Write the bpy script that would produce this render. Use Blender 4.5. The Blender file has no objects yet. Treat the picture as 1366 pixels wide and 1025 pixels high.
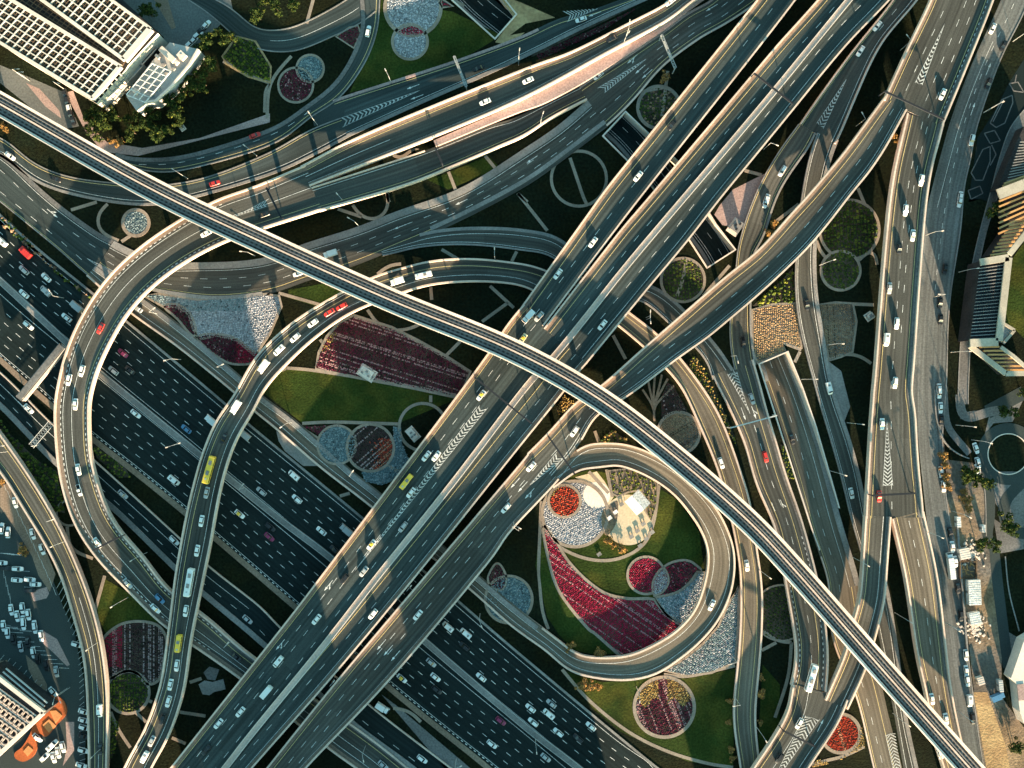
import bpy, bmesh, math, random
import numpy as np
from mathutils import Vector
from mathutils.geometry import tessellate_polygon
random.seed(7); rng = np.random.default_rng(7)
C = bpy.context.scene; COL = C.collection
H, S = 400.0, 0.33                      # camera height, metres per photo pixel at ground level
# ------------------------------------------------------------------ camera, sky, sun, exposure
cd = bpy.data.cameras.new('camera'); cam = bpy.data.objects.new('camera', cd); COL.objects.link(cam)
cam.location = (0, 0, H); cd.sensor_width = 36; cd.lens = 36*H/(1366*S); cd.clip_end = 8000; cd.clip_start = 1
C.camera = cam
SUN_EL, SUN_DX, SUN_DY = math.radians(9.8), -0.262, 0.965      # shadows fall this way on the ground
W = bpy.data.worlds.new('World'); C.world = W; W.use_nodes = True
nt = W.node_tree; bg = nt.nodes['Background']; sk = nt.nodes.new('ShaderNodeTexSky'); sk.sky_type = 'NISHITA'
sk.sun_disc = False; sk.sun_elevation = SUN_EL; sk.sun_rotation = math.atan2(-SUN_DX, -SUN_DY); sk.air_density = 1.0; sk.dust_density = 1.2; sk.ozone_density = 1.0
tint = nt.nodes.new('ShaderNodeMix'); tint.data_type = 'RGBA'; tint.blend_type = 'MULTIPLY'; tint.inputs[0].default_value = 1
tint.inputs[7].default_value = (0.66, 1.03, 0.90, 1)
nt.links.new(sk.outputs[0], tint.inputs[6]); nt.links.new(tint.outputs[2], bg.inputs[0]); bg.inputs[1].default_value = 0.085
sd = bpy.data.lights.new('sun', 'SUN'); sd.energy = 5.0; sd.angle = math.radians(0.5); sd.color = (1, 0.74, 0.48)
sun = bpy.data.objects.new('sun', sd); COL.objects.link(sun)
sun.rotation_euler = Vector((SUN_DX*math.cos(SUN_EL), SUN_DY*math.cos(SUN_EL), -math.sin(SUN_EL))).to_track_quat('-Z', 'Y').to_euler()
vs = C.view_settings; vs.view_transform = 'Standard'; vs.look = 'None'; vs.gamma = 1; vs.exposure = 2.62

# ------------------------------------------------------------------ helpers
TILES = {}
for j, y0 in enumerate((0, 250, 500, 755)):
    for i, x0 in enumerate((0, 340, 680, 1006)): TILES['ABCDEFGHIJKLMNOP'[j*4+i]] = (x0, y0, 3.794)
for k, xy in zip('qrstuvwx', ((780,300),(960,160),(960,320),(920,460),(960,620),(960,780),(1000,845),(1126,845))): TILES[k] = (*xy, 5.692)
TILES['Z'] = (0, 0, 1.0)
TILES.update(a1=(0,0,5.926), a2=(0,830,5.254), a3=(1186,100,5.12), a4=(1236,290,4.456), a5=(1216,520,5.125), a6=(1216,680,5.125), a7=(0,620,4.657), g1=(680,560,3.794))
def pts(s):
    """'A 10,20 30,40 B 1,2' -> photo pixels; the letter names the enlarged view the numbers were read in"""
    out = []; t = TILES['Z']
    for w in s.split():
        if w in TILES: t = TILES[w]
        else:
            a, b = w.split(','); out.append((t[0]+float(a)/t[2], t[1]+float(b)/t[2]))
    return np.array(out)
def P(p, z):
    p = np.asarray(p, float); k = S*(H-z)/H
    return np.stack([(p[..., 0]-683)*k, (512.5-p[..., 1])*k], -1)
def W3(x, y, z): q = P((x, y), z); return Vector((q[0], q[1], z))
def crom(p, n=14):
    p = np.asarray(p)
    if len(p) < 3: return np.array([p[0]+(p[-1]-p[0])*t for t in np.linspace(0, 1, n*2)])
    q = np.vstack([2*p[0]-p[1], p, 2*p[-1]-p[-2]]); out = []
    for i in range(1, len(q)-2):
        a, b, c, d = q[i-1:i+3]
        for t in np.linspace(0, 1, n, endpoint=False):
            out.append(.5*((2*b)+(c-a)*t+(2*a-5*b+4*c-d)*t*t+(3*b-a-3*c+d)*t**3))
    out.append(p[-1]); return np.array(out)
def resample(p, n):
    d = np.r_[0, np.cumsum(np.linalg.norm(np.diff(p, axis=0), axis=1))]; t = np.linspace(0, d[-1], n)
    return np.stack([np.interp(t, d, p[:, k]) for k in range(p.shape[1])], -1)
def smooth(a, it):
    a = a.copy()
    for _ in range(it): a[1:-1] = .5*a[1:-1]+.25*(a[:-2]+a[2:])
    return a
def extend(p, a, b):
    p = list(p)
    if a: d = p[0]-p[2]; p = [p[0]+d/np.linalg.norm(d)*a]+p
    if b: d = p[-1]-p[-3]; p = p+[p[-1]+d/np.linalg.norm(d)*b]
    return np.array(p)

def tag(o, label=None, cat=None, group=None, kind=None):
    if label: o['label'] = label
    if cat: o['category'] = cat
    if group: o['group'] = group
    if kind: o['kind'] = kind
    return o
def empty(name, loc=(0, 0, 0), rz=0):
    o = bpy.data.objects.new(name, None); COL.objects.link(o); o.location = loc; o.rotation_euler = (0, 0, rz); o.empty_display_size = .1
    return o
def link(name, me, parent=None):
    o = bpy.data.objects.new(name, me); COL.objects.link(o)
    if parent is not None: o.parent = parent
    return o
class MB:
    def __init__(s): s.v = []; s.f = []; s.m = []; s.uv = None
    def add(s, v, f, m=0):
        k = len(s.v); s.v += [tuple(map(float, q)) for q in v]; s.f += [tuple(i+k for i in g) for g in f]; s.m += [m]*len(f); return s
    def box(s, c, d, rz=0, m=0, taper=1.0):
        cx, cy, cz = c; x, y, z = d[0]/2, d[1]/2, d[2]/2; ca, sa = math.cos(rz), math.sin(rz); v = []
        for k, t in ((-1, 1), (1, taper)):
            for a, b in ((-1, -1), (1, -1), (1, 1), (-1, 1)):
                px, py = a*x*t, b*y*t; v.append((cx+px*ca-py*sa, cy+px*sa+py*ca, cz+k*z))
        return s.add(v, [(3, 2, 1, 0), (4, 5, 6, 7), (0, 1, 5, 4), (1, 2, 6, 5), (2, 3, 7, 6), (3, 0, 4, 7)], m)
    def bar(s, a, b, w, h=None, m=0):
        a, b = Vector(a), Vector(b); d = (b-a); L = d.length
        if L < 1e-6: return s
        d.normalize(); h = h or w
        n = d.cross(Vector((0, 0, 1)))
        if n.length < .01: n = Vector((1, 0, 0))
        n.normalize(); u = n.cross(d); v = []
        for q in (a, b):
            for i, j in ((-1, -1), (1, -1), (1, 1), (-1, 1)): v.append(q+n*(i*w/2)+u*(j*h/2))
        return s.add(v, [(3, 2, 1, 0), (4, 5, 6, 7), (0, 1, 5, 4), (1, 2, 6, 5), (2, 3, 7, 6), (3, 0, 4, 7)], m)
    def cyl(s, a, b, r0, r1=None, n=8, m=0):
        r1 = r0 if r1 is None else r1; a, b = Vector(a), Vector(b); d = (b-a).normalized()
        n1 = d.orthogonal().normalized(); n2 = d.cross(n1); v = []
        for q, r in ((a, r0), (b, r1)):
            for i in range(n): t = 2*math.pi*i/n; v.append(q+(n1*math.cos(t)+n2*math.sin(t))*r)
        f = [(i, (i+1) % n, n+(i+1) % n, n+i) for i in range(n)]+[tuple(range(n))[::-1], tuple(range(n, 2*n))]
        return s.add(v, f, m)
    def prism(s, poly, z0, z1, m=0, bottom=True):
        poly = [tuple(q) for q in poly]
        if sum(poly[i-1][0]*poly[i][1]-poly[i][0]*poly[i-1][1] for i in range(len(poly))) < 0: poly = poly[::-1]
        n = len(poly); tri = tessellate_polygon([[Vector((x, y, 0)) for x, y in poly]])
        v = [(x, y, z1) for x, y in poly]+[(x, y, z0) for x, y in poly]
        def up(t):
            a, b, c = (poly[i] for i in t); return t if (b[0]-a[0])*(c[1]-a[1])-(b[1]-a[1])*(c[0]-a[0]) > 0 else t[::-1]
        f = [up(tuple(t)) for t in tri]
        f += [(i, n+i, n+(i+1) % n, (i+1) % n) for i in range(n)]
        if bottom: f += [tuple(n+i for i in up(tuple(t))[::-1]) for t in tri]
        return s.add(v, f, m)
    def sheet(s, poly, z, m=0):
        poly = [tuple(q) for q in poly]; tri = tessellate_polygon([[Vector((x, y, 0)) for x, y in poly]])
        def up(t):
            a, b, c = (poly[i] for i in t); return t if (b[0]-a[0])*(c[1]-a[1])-(b[1]-a[1])*(c[0]-a[0]) > 0 else t[::-1]
        return s.add([(x, y, z) for x, y in poly], [up(tuple(t)) for t in tri], m)
    def mesh(s, name, mats):
        me = bpy.data.meshes.new(name); me.from_pydata(s.v, [], s.f)
        for q in (mats if isinstance(mats, (list, tuple)) else [mats]): me.materials.append(q)
        me.polygons.foreach_set('material_index', s.m); me.update(); return me
    def build(s, name, mats, parent=None, smooth=False):
        me = s.mesh(name, mats)
        if smooth: me.polygons.foreach_set('use_smooth', [True]*len(me.polygons))
        return link(name, me, parent)

# ------------------------------------------------------------------ materials
def mat(name, col, rough=.85, n1=(.03, .25), n2=(1.5, .25), streak=0, spec=.06, metal=0, bump=0, col2=None, ties=0):
    """flat colour broken by a broad noise (scale per metre, amount), a fine one, and streaks along the road's own direction"""
    m = bpy.data.materials.new(name); m.use_nodes = True; t = m.node_tree; b = t.nodes['Principled BSDF']
    b.inputs['Roughness'].default_value = rough; b.inputs['Specular IOR Level'].default_value = spec; b.inputs['Metallic'].default_value = metal
    geo = t.nodes.new('ShaderNodeNewGeometry'); prev = None
    def noise(scale, vec, detail=3):
        n = t.nodes.new('ShaderNodeTexNoise'); n.inputs['Scale'].default_value = scale; n.inputs['Detail'].default_value = detail
        t.links.new(vec, n.inputs['Vector']); return n.outputs[0]
    facs = []
    if n1: facs.append((noise(n1[0], geo.outputs['Position'], 4), n1[1]))
    if n2: facs.append((noise(n2[0], geo.outputs['Position'], 2), n2[1]))
    if streak:
        uv = t.nodes.new('ShaderNodeUVMap'); mp = t.nodes.new('ShaderNodeMapping'); mp.inputs['Scale'].default_value = (.9, .012, 1)
        t.links.new(uv.outputs[0], mp.inputs[0]); facs.append((noise(1.0, mp.outputs[0], 3), streak))
        mp2 = t.nodes.new('ShaderNodeMapping'); mp2.inputs['Scale'].default_value = (.07, .03, 1); t.links.new(uv.outputs[0], mp2.inputs[0])
        facs.append((noise(1.0, mp2.outputs[0], 1), streak*.4))
    extra = []
    if streak:
        fl = t.nodes.new('ShaderNodeVectorMath'); fl.operation = 'FLOOR'; mp3 = t.nodes.new('ShaderNodeMapping'); mp3.inputs['Scale'].default_value = (1/3.65, 1/46, 1); t.links.new(uv.outputs[0], mp3.inputs[0]); t.links.new(mp3.outputs[0], fl.inputs[0])
        wn = t.nodes.new('ShaderNodeTexWhiteNoise'); wn.noise_dimensions = '2D'; t.links.new(fl.outputs[0], wn.inputs['Vector'])
        mr = t.nodes.new('ShaderNodeMapRange'); mr.inputs[3].default_value = .86; mr.inputs[4].default_value = 1.12; t.links.new(wn.outputs[0], mr.inputs[0]); extra.append(mr.outputs[0])
        wv = t.nodes.new('ShaderNodeTexWave'); wv.bands_direction = 'X'; wv.inputs['Scale'].default_value = .172; wv.inputs['Distortion'].default_value = .6; t.links.new(uv.outputs[0], wv.inputs[0])
        mr = t.nodes.new('ShaderNodeMapRange'); mr.inputs[3].default_value = .88; mr.inputs[4].default_value = 1.06; t.links.new(wv.outputs[1], mr.inputs[0]); extra.append(mr.outputs[0])
    if ties:
        uv = t.nodes.new('ShaderNodeUVMap'); wv = t.nodes.new('ShaderNodeTexWave'); wv.bands_direction = 'Y'; wv.inputs['Scale'].default_value = .15; t.links.new(uv.outputs[0], wv.inputs[0])
        mr = t.nodes.new('ShaderNodeMapRange'); mr.inputs[3].default_value = .45; mr.inputs[4].default_value = 1.5; t.links.new(wv.outputs[1], mr.inputs[0]); extra.append(mr.outputs[0])
    val = None
    for f, a in facs:
        mr = t.nodes.new('ShaderNodeMapRange'); mr.inputs[1].default_value = .3; mr.inputs[2].default_value = .7
        mr.inputs[3].default_value = 1-a; mr.inputs[4].default_value = 1+a; t.links.new(f, mr.inputs[0])
        if val is None: val = mr.outputs[0]
        else:
            mu = t.nodes.new('ShaderNodeMath'); mu.operation = 'MULTIPLY'; t.links.new(val, mu.inputs[0]); t.links.new(mr.outputs[0], mu.inputs[1]); val = mu.outputs[0]
    for f in extra:
        mu = t.nodes.new('ShaderNodeMath'); mu.operation = 'MULTIPLY'; t.links.new(val, mu.inputs[0]); t.links.new(f, mu.inputs[1]); val = mu.outputs[0]
    base = t.nodes.new('ShaderNodeRGB'); base.outputs[0].default_value = (*col, 1); src = base.outputs[0]
    if col2:
        mx = t.nodes.new('ShaderNodeMix'); mx.data_type = 'RGBA'; mx.inputs[6].default_value = (*col, 1); mx.inputs[7].default_value = (*col2[0], 1)
        mr = t.nodes.new('ShaderNodeMapRange'); mr.inputs[1].default_value = col2[2] if len(col2) > 2 else .45; mr.inputs[2].default_value = (col2[2] if len(col2) > 2 else .45)+.15
        t.links.new(noise(col2[1], geo.outputs['Position'], 5), mr.inputs[0]); t.links.new(mr.outputs[0], mx.inputs[0]); src = mx.outputs[2]
    if val is not None:
        vm = t.nodes.new('ShaderNodeVectorMath'); vm.operation = 'SCALE'; t.links.new(src, vm.inputs[0]); t.links.new(val, vm.inputs['Scale']); src = vm.outputs[0]
    t.links.new(src, b.inputs['Base Color'])
    if bump:
        bp = t.nodes.new('ShaderNodeBump'); bp.inputs['Strength'].default_value = bump; bp.inputs['Distance'].default_value = .3
        t.links.new(noise(1.2, geo.outputs['Position'], 4), bp.inputs['Height']); t.links.new(bp.outputs[0], b.inputs['Normal'])
    return m
M = dict(
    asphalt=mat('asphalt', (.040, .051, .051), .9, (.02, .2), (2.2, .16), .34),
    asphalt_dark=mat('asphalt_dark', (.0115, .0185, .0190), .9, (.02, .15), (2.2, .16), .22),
    asphalt_old=mat('asphalt_old', (.11, .115, .113), .92, (.03, .25), (1.2, .2), .3),
    concrete=mat('concrete', (.52, .405, .34), .85, (.05, .18), (1.3, .12)),
    concrete_pale=mat('concrete_pale', (.58, .50, .44), .85, (.05, .15), (1.3, .1)),
    concrete_grey=mat('concrete_grey', (.20, .19, .182), .88, (.06, .25), (1.3, .2)),
    paving_pink=mat('paving_pink', (.30, .215, .20), .9, (.05, .2), (1.4, .25)),
    paving_brown=mat('paving_brown', (.19, .14, .105), .9, (.05, .2), (1.4, .25)),
    paving_grey=mat('paving_grey', (.125, .12, .118), .9, (.05, .25), (1.2, .25)),
    white=mat('road_paint_white', (.56, .56, .54), .7, (.05, .2), (1.6, .4)),
    faded=mat('road_paint_faded', (.40, .40, .385), .7, (.05, .25), (1.6, .45)),
    yellow=mat('road_paint_yellow', (.60, .47, .22), .7, None, (1.2, .2)),
    grass=mat('grass', (.0065, .0095, .005), .95, (.04, .35), (.9, .5), bump=.6, col2=((.009, .010, .004), .05)),
    lawn=mat('lawn', (.020, .034, .007), .95, (.05, .4), (1.1, .35), bump=.5, col2=((.042, .047, .009), .06)),
    soil=mat('soil', (.055, .045, .034), .95, (.08, .4), (1.2, .4), bump=.7, col2=((.03, .026, .02), .15)),
    shoulder=mat('shoulder', (.17, .13, .105), .9, (.05, .2), (1.4, .2)),
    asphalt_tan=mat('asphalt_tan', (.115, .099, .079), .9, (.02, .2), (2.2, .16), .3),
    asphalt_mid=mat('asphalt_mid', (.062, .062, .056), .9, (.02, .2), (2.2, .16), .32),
    plaza=mat('plaza', (.46, .38, .27), .9, (.1, .12), (1.2, .12)),
    sand=mat('sand', (.36, .25, .13), .95, (.06, .2), (.7, .2), bump=.6, col2=((.26, .17, .09), .12)),
    dirt=mat('dirt', (.11, .097, .085), .95, (.07, .4), (.8, .3), bump=.6, col2=((.21, .15, .095), .04)),
    bed_grey=mat('bed_grey', (.17, .175, .185), .95, (.1, .2), (1.4, .3)),
    bed_blue=mat('bed_blue', (.075, .105, .115), .95, (.1, .2), (1.4, .3)),
    path=mat('path', (.23, .19, .155), .9, (.1, .2), (1.4, .15)),
    steel=mat('galvanised_steel', (.42, .42, .41), .5, None, None, spec=.5),
    steel_dark=mat('dark_steel', (.022, .025, .03), .6, None, None),
    rail=mat('rail_steel', (.20, .17, .15), .5, None, None, metal=.6),
    ballast=mat('track_slab', (.085, .078, .075), .9, (.1, .2), (2.0, .35), ties=1),
    glass=mat('dark_glass', (.006, .009, .012), .12, None, None, spec=.6),
    tyre=mat('tyre', (.015, .015, .015), .9, None, None),
)
def cm(name, c, r=.35): return mat(name, c, r, None, (3., .05), spec=.5)
CARCOL = dict(w=('white', cm('car_white', (.66, .665, .655))), g=('silver grey', cm('car_silver', (.33, .34, .35))), k=('black', cm('car_black', (.012, .013, .015))),
              r=('red', cm('car_red', (.48, .03, .025))), y=('yellow', cm('car_yellow', (.74, .47, .05))), b=('blue', cm('car_blue', (.06, .17, .30))),
              m=('dark magenta', cm('car_magenta', (.20, .015, .07))), c=('cream', cm('car_cream', (.70, .62, .40))))

# ------------------------------------------------------------------ road ribbons
ROADS = []
class Road: pass
def ribbon(Ls, Rs, z, e0=0, e1=0, sm=10, step=3.0):
    L, R = (pts(q) if isinstance(q, str) else np.array(q) for q in (Ls, Rs))
    L, R = extend(crom(L), e0, e1), extend(crom(R), e0, e1)
    n = max(8, int(max(np.linalg.norm(np.diff(L, axis=0), axis=1).sum(), np.linalg.norm(np.diff(R, axis=0), axis=1).sum())/5)+2)
    l, r = resample(L, n), resample(R, n); Ld, Rd = resample(L, n*6), resample(R, n*6)
    c = (l+r)/2
    for _ in range(3):                                  # re-centre: nearest point of either edge from the running centre line
        c = resample(smooth(c, 3), n)
        nl = Ld[np.argmin(((c[:, None]-Ld[None])**2).sum(-1), 1)]; nr = Rd[np.argmin(((c[:, None]-Rd[None])**2).sum(-1), 1)]
        c2 = (nl+nr)/2; c2[0], c2[-1] = (l[0]+r[0])/2, (l[-1]+r[-1])/2; c = c2
    c = resample(smooth(c, sm), n); t = np.gradient(c, axis=0); t /= np.linalg.norm(t, axis=1)[:, None]; nn = np.stack([t[:, 1], -t[:, 0]], -1)
    nl = Ld[np.argmin(((c[:, None]-Ld[None])**2).sum(-1), 1)]; nr = Rd[np.argmin(((c[:, None]-Rd[None])**2).sum(-1), 1)]
    w = np.linalg.norm(nl-nr, axis=1); w[:2] = w[2]; w[-2:] = w[-3]; w[0] = abs(((l[0]-r[0])*nn[0]).sum()) if not e0 else w[0]; w[-1] = abs(((l[-1]-r[-1])*nn[-1]).sum()) if not e1 else w[-1]
    w = smooth(w, sm*2)
    if ((nl-nr)*nn).sum() < 0: nn = -nn
    if np.ndim(z) == 0: zz = np.full(n, float(z))
    else:
        zz = np.interp(np.linspace(0, 1, n), [q[0] for q in z], [q[1] for q in z]); zz = smooth(zz, 20)
    o = Road(); o.px = c; o.wpx = w; o.t = t
    o.c = P(c, zz[:, None][:, 0]) if False else np.stack([(c[:, 0]-683)*S*(H-zz)/H, (512.5-c[:, 1])*S*(H-zz)/H], -1)
    o.w = w*S*(H-zz)/H; o.z = zz
    tt = np.gradient(o.c, axis=0); o.tw = tt/np.linalg.norm(tt, axis=1)[:, None]
    o.n = np.stack([o.tw[:, 1], -o.tw[:, 0]], -1); sgn = np.sign((o.n*np.stack([nn[:, 0], -nn[:, 1]], -1)).sum(-1).mean()); o.n *= sgn   # towards L
    o.s = np.r_[0, np.cumsum(np.linalg.norm(np.diff(o.c, axis=0), axis=1))]; o.N = n
    return o
def at(o, s, off):
    """point at arc length s and offset off (metres towards the L edge from the centre)"""
    i = np.interp(s, o.s, np.arange(o.N)); f = lambda a: np.array([np.interp(i, np.arange(o.N), a[:, k]) for k in range(a.shape[1])]).T
    c, n = f(o.c), f(o.n); z = np.interp(i, np.arange(o.N), o.z); return np.c_[c+n*np.reshape(off, (-1, 1)), z]
def lat(o, side, d, s=None):
    w = o.w if s is None else np.interp(s, o.s, o.w)
    return w/2-d if side == 'L' else -w/2+d if side == 'R' else w*(d-.5)*-1
def loft(mb, o, a, b, z0, z1, f0=0, f1=1, m=0, uv=False, absbot=None):
    """box between offsets a and b (arrays or numbers), heights z0..z1 above the road's own height"""
    k = np.arange(o.N); k = k[(k >= f0*(o.N-1)-1e-6) & (k <= f1*(o.N-1)+1e-6)]
    if len(k) < 2: return
    a = np.broadcast_to(a, (o.N,))[k]; b = np.broadcast_to(b, (o.N,))[k]; z = o.z[k]; c = o.c[k]; n = o.n[k]
    if (np.mean(b-a)) < 0: a, b = b, a
    A, B = c+n*a[:, None], c+n*b[:, None]; zt = z+z1; zb = z+z0
    if absbot is not None: zb = np.maximum(zb, absbot); zb = np.minimum(zb, zt-.05)
    N = len(k); V = np.concatenate([np.c_[A, zt], np.c_[B, zt], np.c_[B, zb], np.c_[A, zb]])
    cr = np.sign(o.tw[k[0], 0]*n[0, 1]-o.tw[k[0], 1]*n[0, 0])
    F = []
    for i in range(N-1):
        for q in range(4):
            r = (q+1) % 4; g = (q*N+i, q*N+i+1, r*N+i+1, r*N+i); F.append(g if cr < 0 else g[::-1])
    F += [(0, N, 2*N, 3*N), (N-1, 4*N-1, 3*N-1, 2*N-1)]
    mb.add(V, F, m)
def surface(o, a, b, dz, name, material, parent):
    A, B = o.c+o.n*np.reshape(a, (-1, 1)), o.c+o.n*np.reshape(b, (-1, 1)); N = o.N
    V = np.concatenate([np.c_[A, o.z+dz], np.c_[B, o.z+dz]]); cr = o.tw[0, 0]*o.n[0, 1]-o.tw[0, 1]*o.n[0, 0]
    up = np.mean(a-b) * cr > 0
    F = [(i, N+i, N+i+1, i+1) if up else (i, i+1, N+i+1, N+i) for i in range(N-1)]
    me = bpy.data.meshes.new(name); me.from_pydata(V.tolist(), [], F); me.materials.append(material)
    uvl = me.uv_layers.new(name='UVMap'); aa = np.broadcast_to(a, (N,)); bb = np.broadcast_to(b, (N,)); ox = random.random()*50
    UV = np.concatenate([np.c_[aa+ox, o.s], np.c_[bb+ox, o.s]]); li = np.empty(len(me.loops), int); me.loops.foreach_get('vertex_index', li)
    uvl.data.foreach_set('uv', UV[li].ravel()); return link(name, me, parent)
def stripe(mb, o, side, d, style, wd=.16, dz=.03, f0=0, f1=1, m=0):
    tot = o.s[-1]; s0, s1 = f0*tot, f1*tot
    runs = [(s0, s1)]
    if style == 'd': runs = [(a, a+3.3) for a in np.arange(s0+random.random()*4, s1-3.3, 8.6)]
    if style == 'h': runs = [(a, a+2.5) for a in np.arange(s0+random.random()*4, s1-2.5, 6.8)]
    if style == 'k': runs = [(a, a+1.1) for a in np.arange(s0, s1-1.2, 2.4)]
    for a, b in runs:
        ss = np.linspace(a, b, max(2, int((b-a)/3)+1)); off = lat(o, side, d, ss); A, B = at(o, ss, off-wd/2), at(o, ss, off+wd/2)
        A[:, 2] += dz; B[:, 2] += dz; n = len(ss); cr = o.tw[0, 0]*o.n[0, 1]-o.tw[0, 1]*o.n[0, 0]
        mb.add(np.concatenate([A, B]), [(i, i+1, n+i+1, n+i) if cr > 0 else (i, n+i, n+i+1, i+1) for i in range(n-1)], m)
PAR = (.7, 1.35, 'concrete', 'parapet')
SHO = (1.3, .06, 'shoulder', 'hard_shoulder')
def road(name, Ls, Rs, z, label=None, cat=None, e0=0, e1=0, ls=(), rs=(), marks=(), surf='asphalt', via=False, desc='', end='upper end', sm=10, dz=0, thick=1.7):
    o = ribbon(Ls, Rs, z, e0, e1, sm); o.z = o.z+dz; o.name = name; o.desc = desc or label; o.end = end; o.via = via
    i = o.N//2; root = empty(name, (0, 0, 0)); o.root = root
    tag(root, label, cat, kind=None if via else 'structure')
    a = o.w/2; b = -o.w/2; ia, ib = a.copy(), b.copy()
    for sd, strips in (('L', ls), ('R', rs)):
        d = 0.0
        for st in strips:
            wd, hh, mt, nm = st[:4]; f0, f1 = (st[4], st[5]) if len(st) > 4 else (0, 1); mb = MB()
            if sd == 'L': loft(mb, o, a-d-wd, a-d, -.3, hh, f0, f1)
            else: loft(mb, o, b+d, b+d+wd, -.3, hh, f0, f1)
            if mb.v: mb.build(nm, M[mt], root)
            d += wd
            if f0 == 0 and f1 == 1:
                if sd == 'L': ia = a-d
                else: ib = b+d
    if via:
        mb = MB(); loft(mb, o, a-.02, b+.02, -thick, -.05, absbot=-1); mb.build('deck', M['concrete'], root)
    surface(o, ia, ib, 0, 'road_surface', M[surf], root)
    if marks:
        mw, my = MB(), MB()
        for q in marks:
            sd, d, sty, col = q[:4]; f0, f1 = (q[4], q[5]) if len(q) > 4 else (0, 1)
            stripe(my if col == 'y' else mw, o, sd, d, sty, f0=f0, f1=f1, wd=.3 if sty == 'k' else .17 if sty != 'h' else .19)
        mm = MB(); mm.v = list(mw.v); mm.f = list(mw.f); mm.m = [0]*len(mw.f); mm.add(my.v, my.f, 1)
        mm.build('lane_markings', [M['white'], M['yellow']], root)
    ROADS.append(o); return o
def onroad(x, y):
    """topmost road under a photo pixel -> (road, sample index, lateral share)"""
    best = None; p = np.array((x, y))
    for o in ROADS:
        d = ((o.px-p)**2).sum(1); i = int(d.argmin()); dist = math.sqrt(d[i])
        if dist < o.wpx[i]*.5-1 and (best is None or o.z[i] > best[0].z[best[1]]): best = (o, i)
    return best
def topz(x, y): b = onroad(x, y); return b[0].z[b[1]] if b else 0.0

# ------------------------------------------------------------------ ground with the underpass cuts
CUTS = [pts('B 900,-90 1215,195 1320,75 1190,-90'), pts('C 475,690 620,835 760,990 900,870 690,672 585,572'),
        pts('q 690,-50 800,120 930,322 1135,190 990,0 905,-140'),
        pts('t 530,150 740,60 850,330 950,620 1060,1000 u 900,330 850,600 760,640 700,480')]
def cutpoly(c): return [tuple(q) for q in P(c, 0)]
G = MB(); big = [(-2600, -2600), (2600, -2600), (2600, 2600), (-2600, 2600)]
loops = [big]+[cutpoly(c) for c in CUTS]; flat = [q for l in loops for q in l]
tri = tessellate_polygon([[Vector((x, y, 0)) for x, y in l] for l in loops])
def upt(t):
    a, b, c = (flat[i] for i in t); return t if (b[0]-a[0])*(c[1]-a[1])-(b[1]-a[1])*(c[0]-a[0]) > 0 else t[::-1]
G.add([(x, y, 0) for x, y in flat], [upt(tuple(t)) for t in tri]); tag(G.build('ground', M['grass']), kind='structure')

# ------------------------------------------------------------------ roads at ground level
V, K = True, 'structure'
kerb = (.5, .16, 'concrete_grey', 'kerb'); pave = (2.0, .16, 'paving_grey', 'pavement'); pave3 = (3.2, .16, 'paving_grey', 'pavement')
barrier = (.5, .8, 'concrete_grey', 'barrier')
hw = ribbon('E 0,150 210,340 480,560 1030,1020 J 0,290 550,740 N 1000,165 1366,480 O 730,1024', 'E 0,860 150,985 I 280,155 465,305 945,690 N 670,590 1210,1024', 0)
mk = [('L', 1.3, 's', 'w'), ('R', 1.3, 's', 'w'), ('R', .6, 'k', 'w')]+[('L', 1.6+3.65*k, 'h', 'w') for k in (1, 2, 3, 4)]+[('R', 1.6+3.6*k, 'h', 'w') for k in (1, 2, 3, 4)]
mk += [('C', .503-.048, 's', 'w'), ('C', .503+.048, 's', 'w')]
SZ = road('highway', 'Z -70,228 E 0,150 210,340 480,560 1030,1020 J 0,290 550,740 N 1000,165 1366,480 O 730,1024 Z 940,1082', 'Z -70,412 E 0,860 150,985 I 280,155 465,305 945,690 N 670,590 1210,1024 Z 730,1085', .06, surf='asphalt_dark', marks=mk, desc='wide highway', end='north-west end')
MEDP = pts('Z -70,310 0,374 E 345,790 I 540,20 1366,690 J 400,940 N 860,380 1366,810 O 350,1024 Z 840,1082')
EXTRA = []
def strip(name, line, w, z0, z1, material, kind='structure', label=None, cat=None, e0=0, e1=0, z=0, parent=None):
    """raised strip along a line of photo pixels, w metres wide"""
    c = pts(line) if isinstance(line, str) else line; c = crom(c); d = np.gradient(c, axis=0); d /= np.linalg.norm(d, axis=1)[:, None]; n = np.stack([d[:, 1], -d[:, 0]], -1)
    o = ribbon(c+n*w/S/2, c-n*w/S/2, z, e0, e1, 6); mb = MB(); loft(mb, o, o.w/2, -o.w/2, z0, z1)
    ob = mb.build(name, M[material], parent); tag(ob, label, cat, kind=kind) if parent is None else None
    return o, ob
md, _ = strip('median', MEDP, 2.9, -.05, .34, 'concrete_grey')
for sgn in (1, -1):
    mb = MB()
    for s in np.arange(0, md.s[-1]-4, 4.0):
        A, B = at(md, [s, s+4.0], sgn*1.25); mb.bar((A[0], A[1], .95), (B[0], B[1], .95), .1, .3); mb.cyl((A[0], A[1], .3), (A[0], A[1], 1.0), .06, n=4)
    tag(mb.build('guard_rail', M['steel']), 'steel guard rail along the %s edge of the highway median' % ('upper' if sgn > 0 else 'lower'), 'guard rail')
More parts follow.
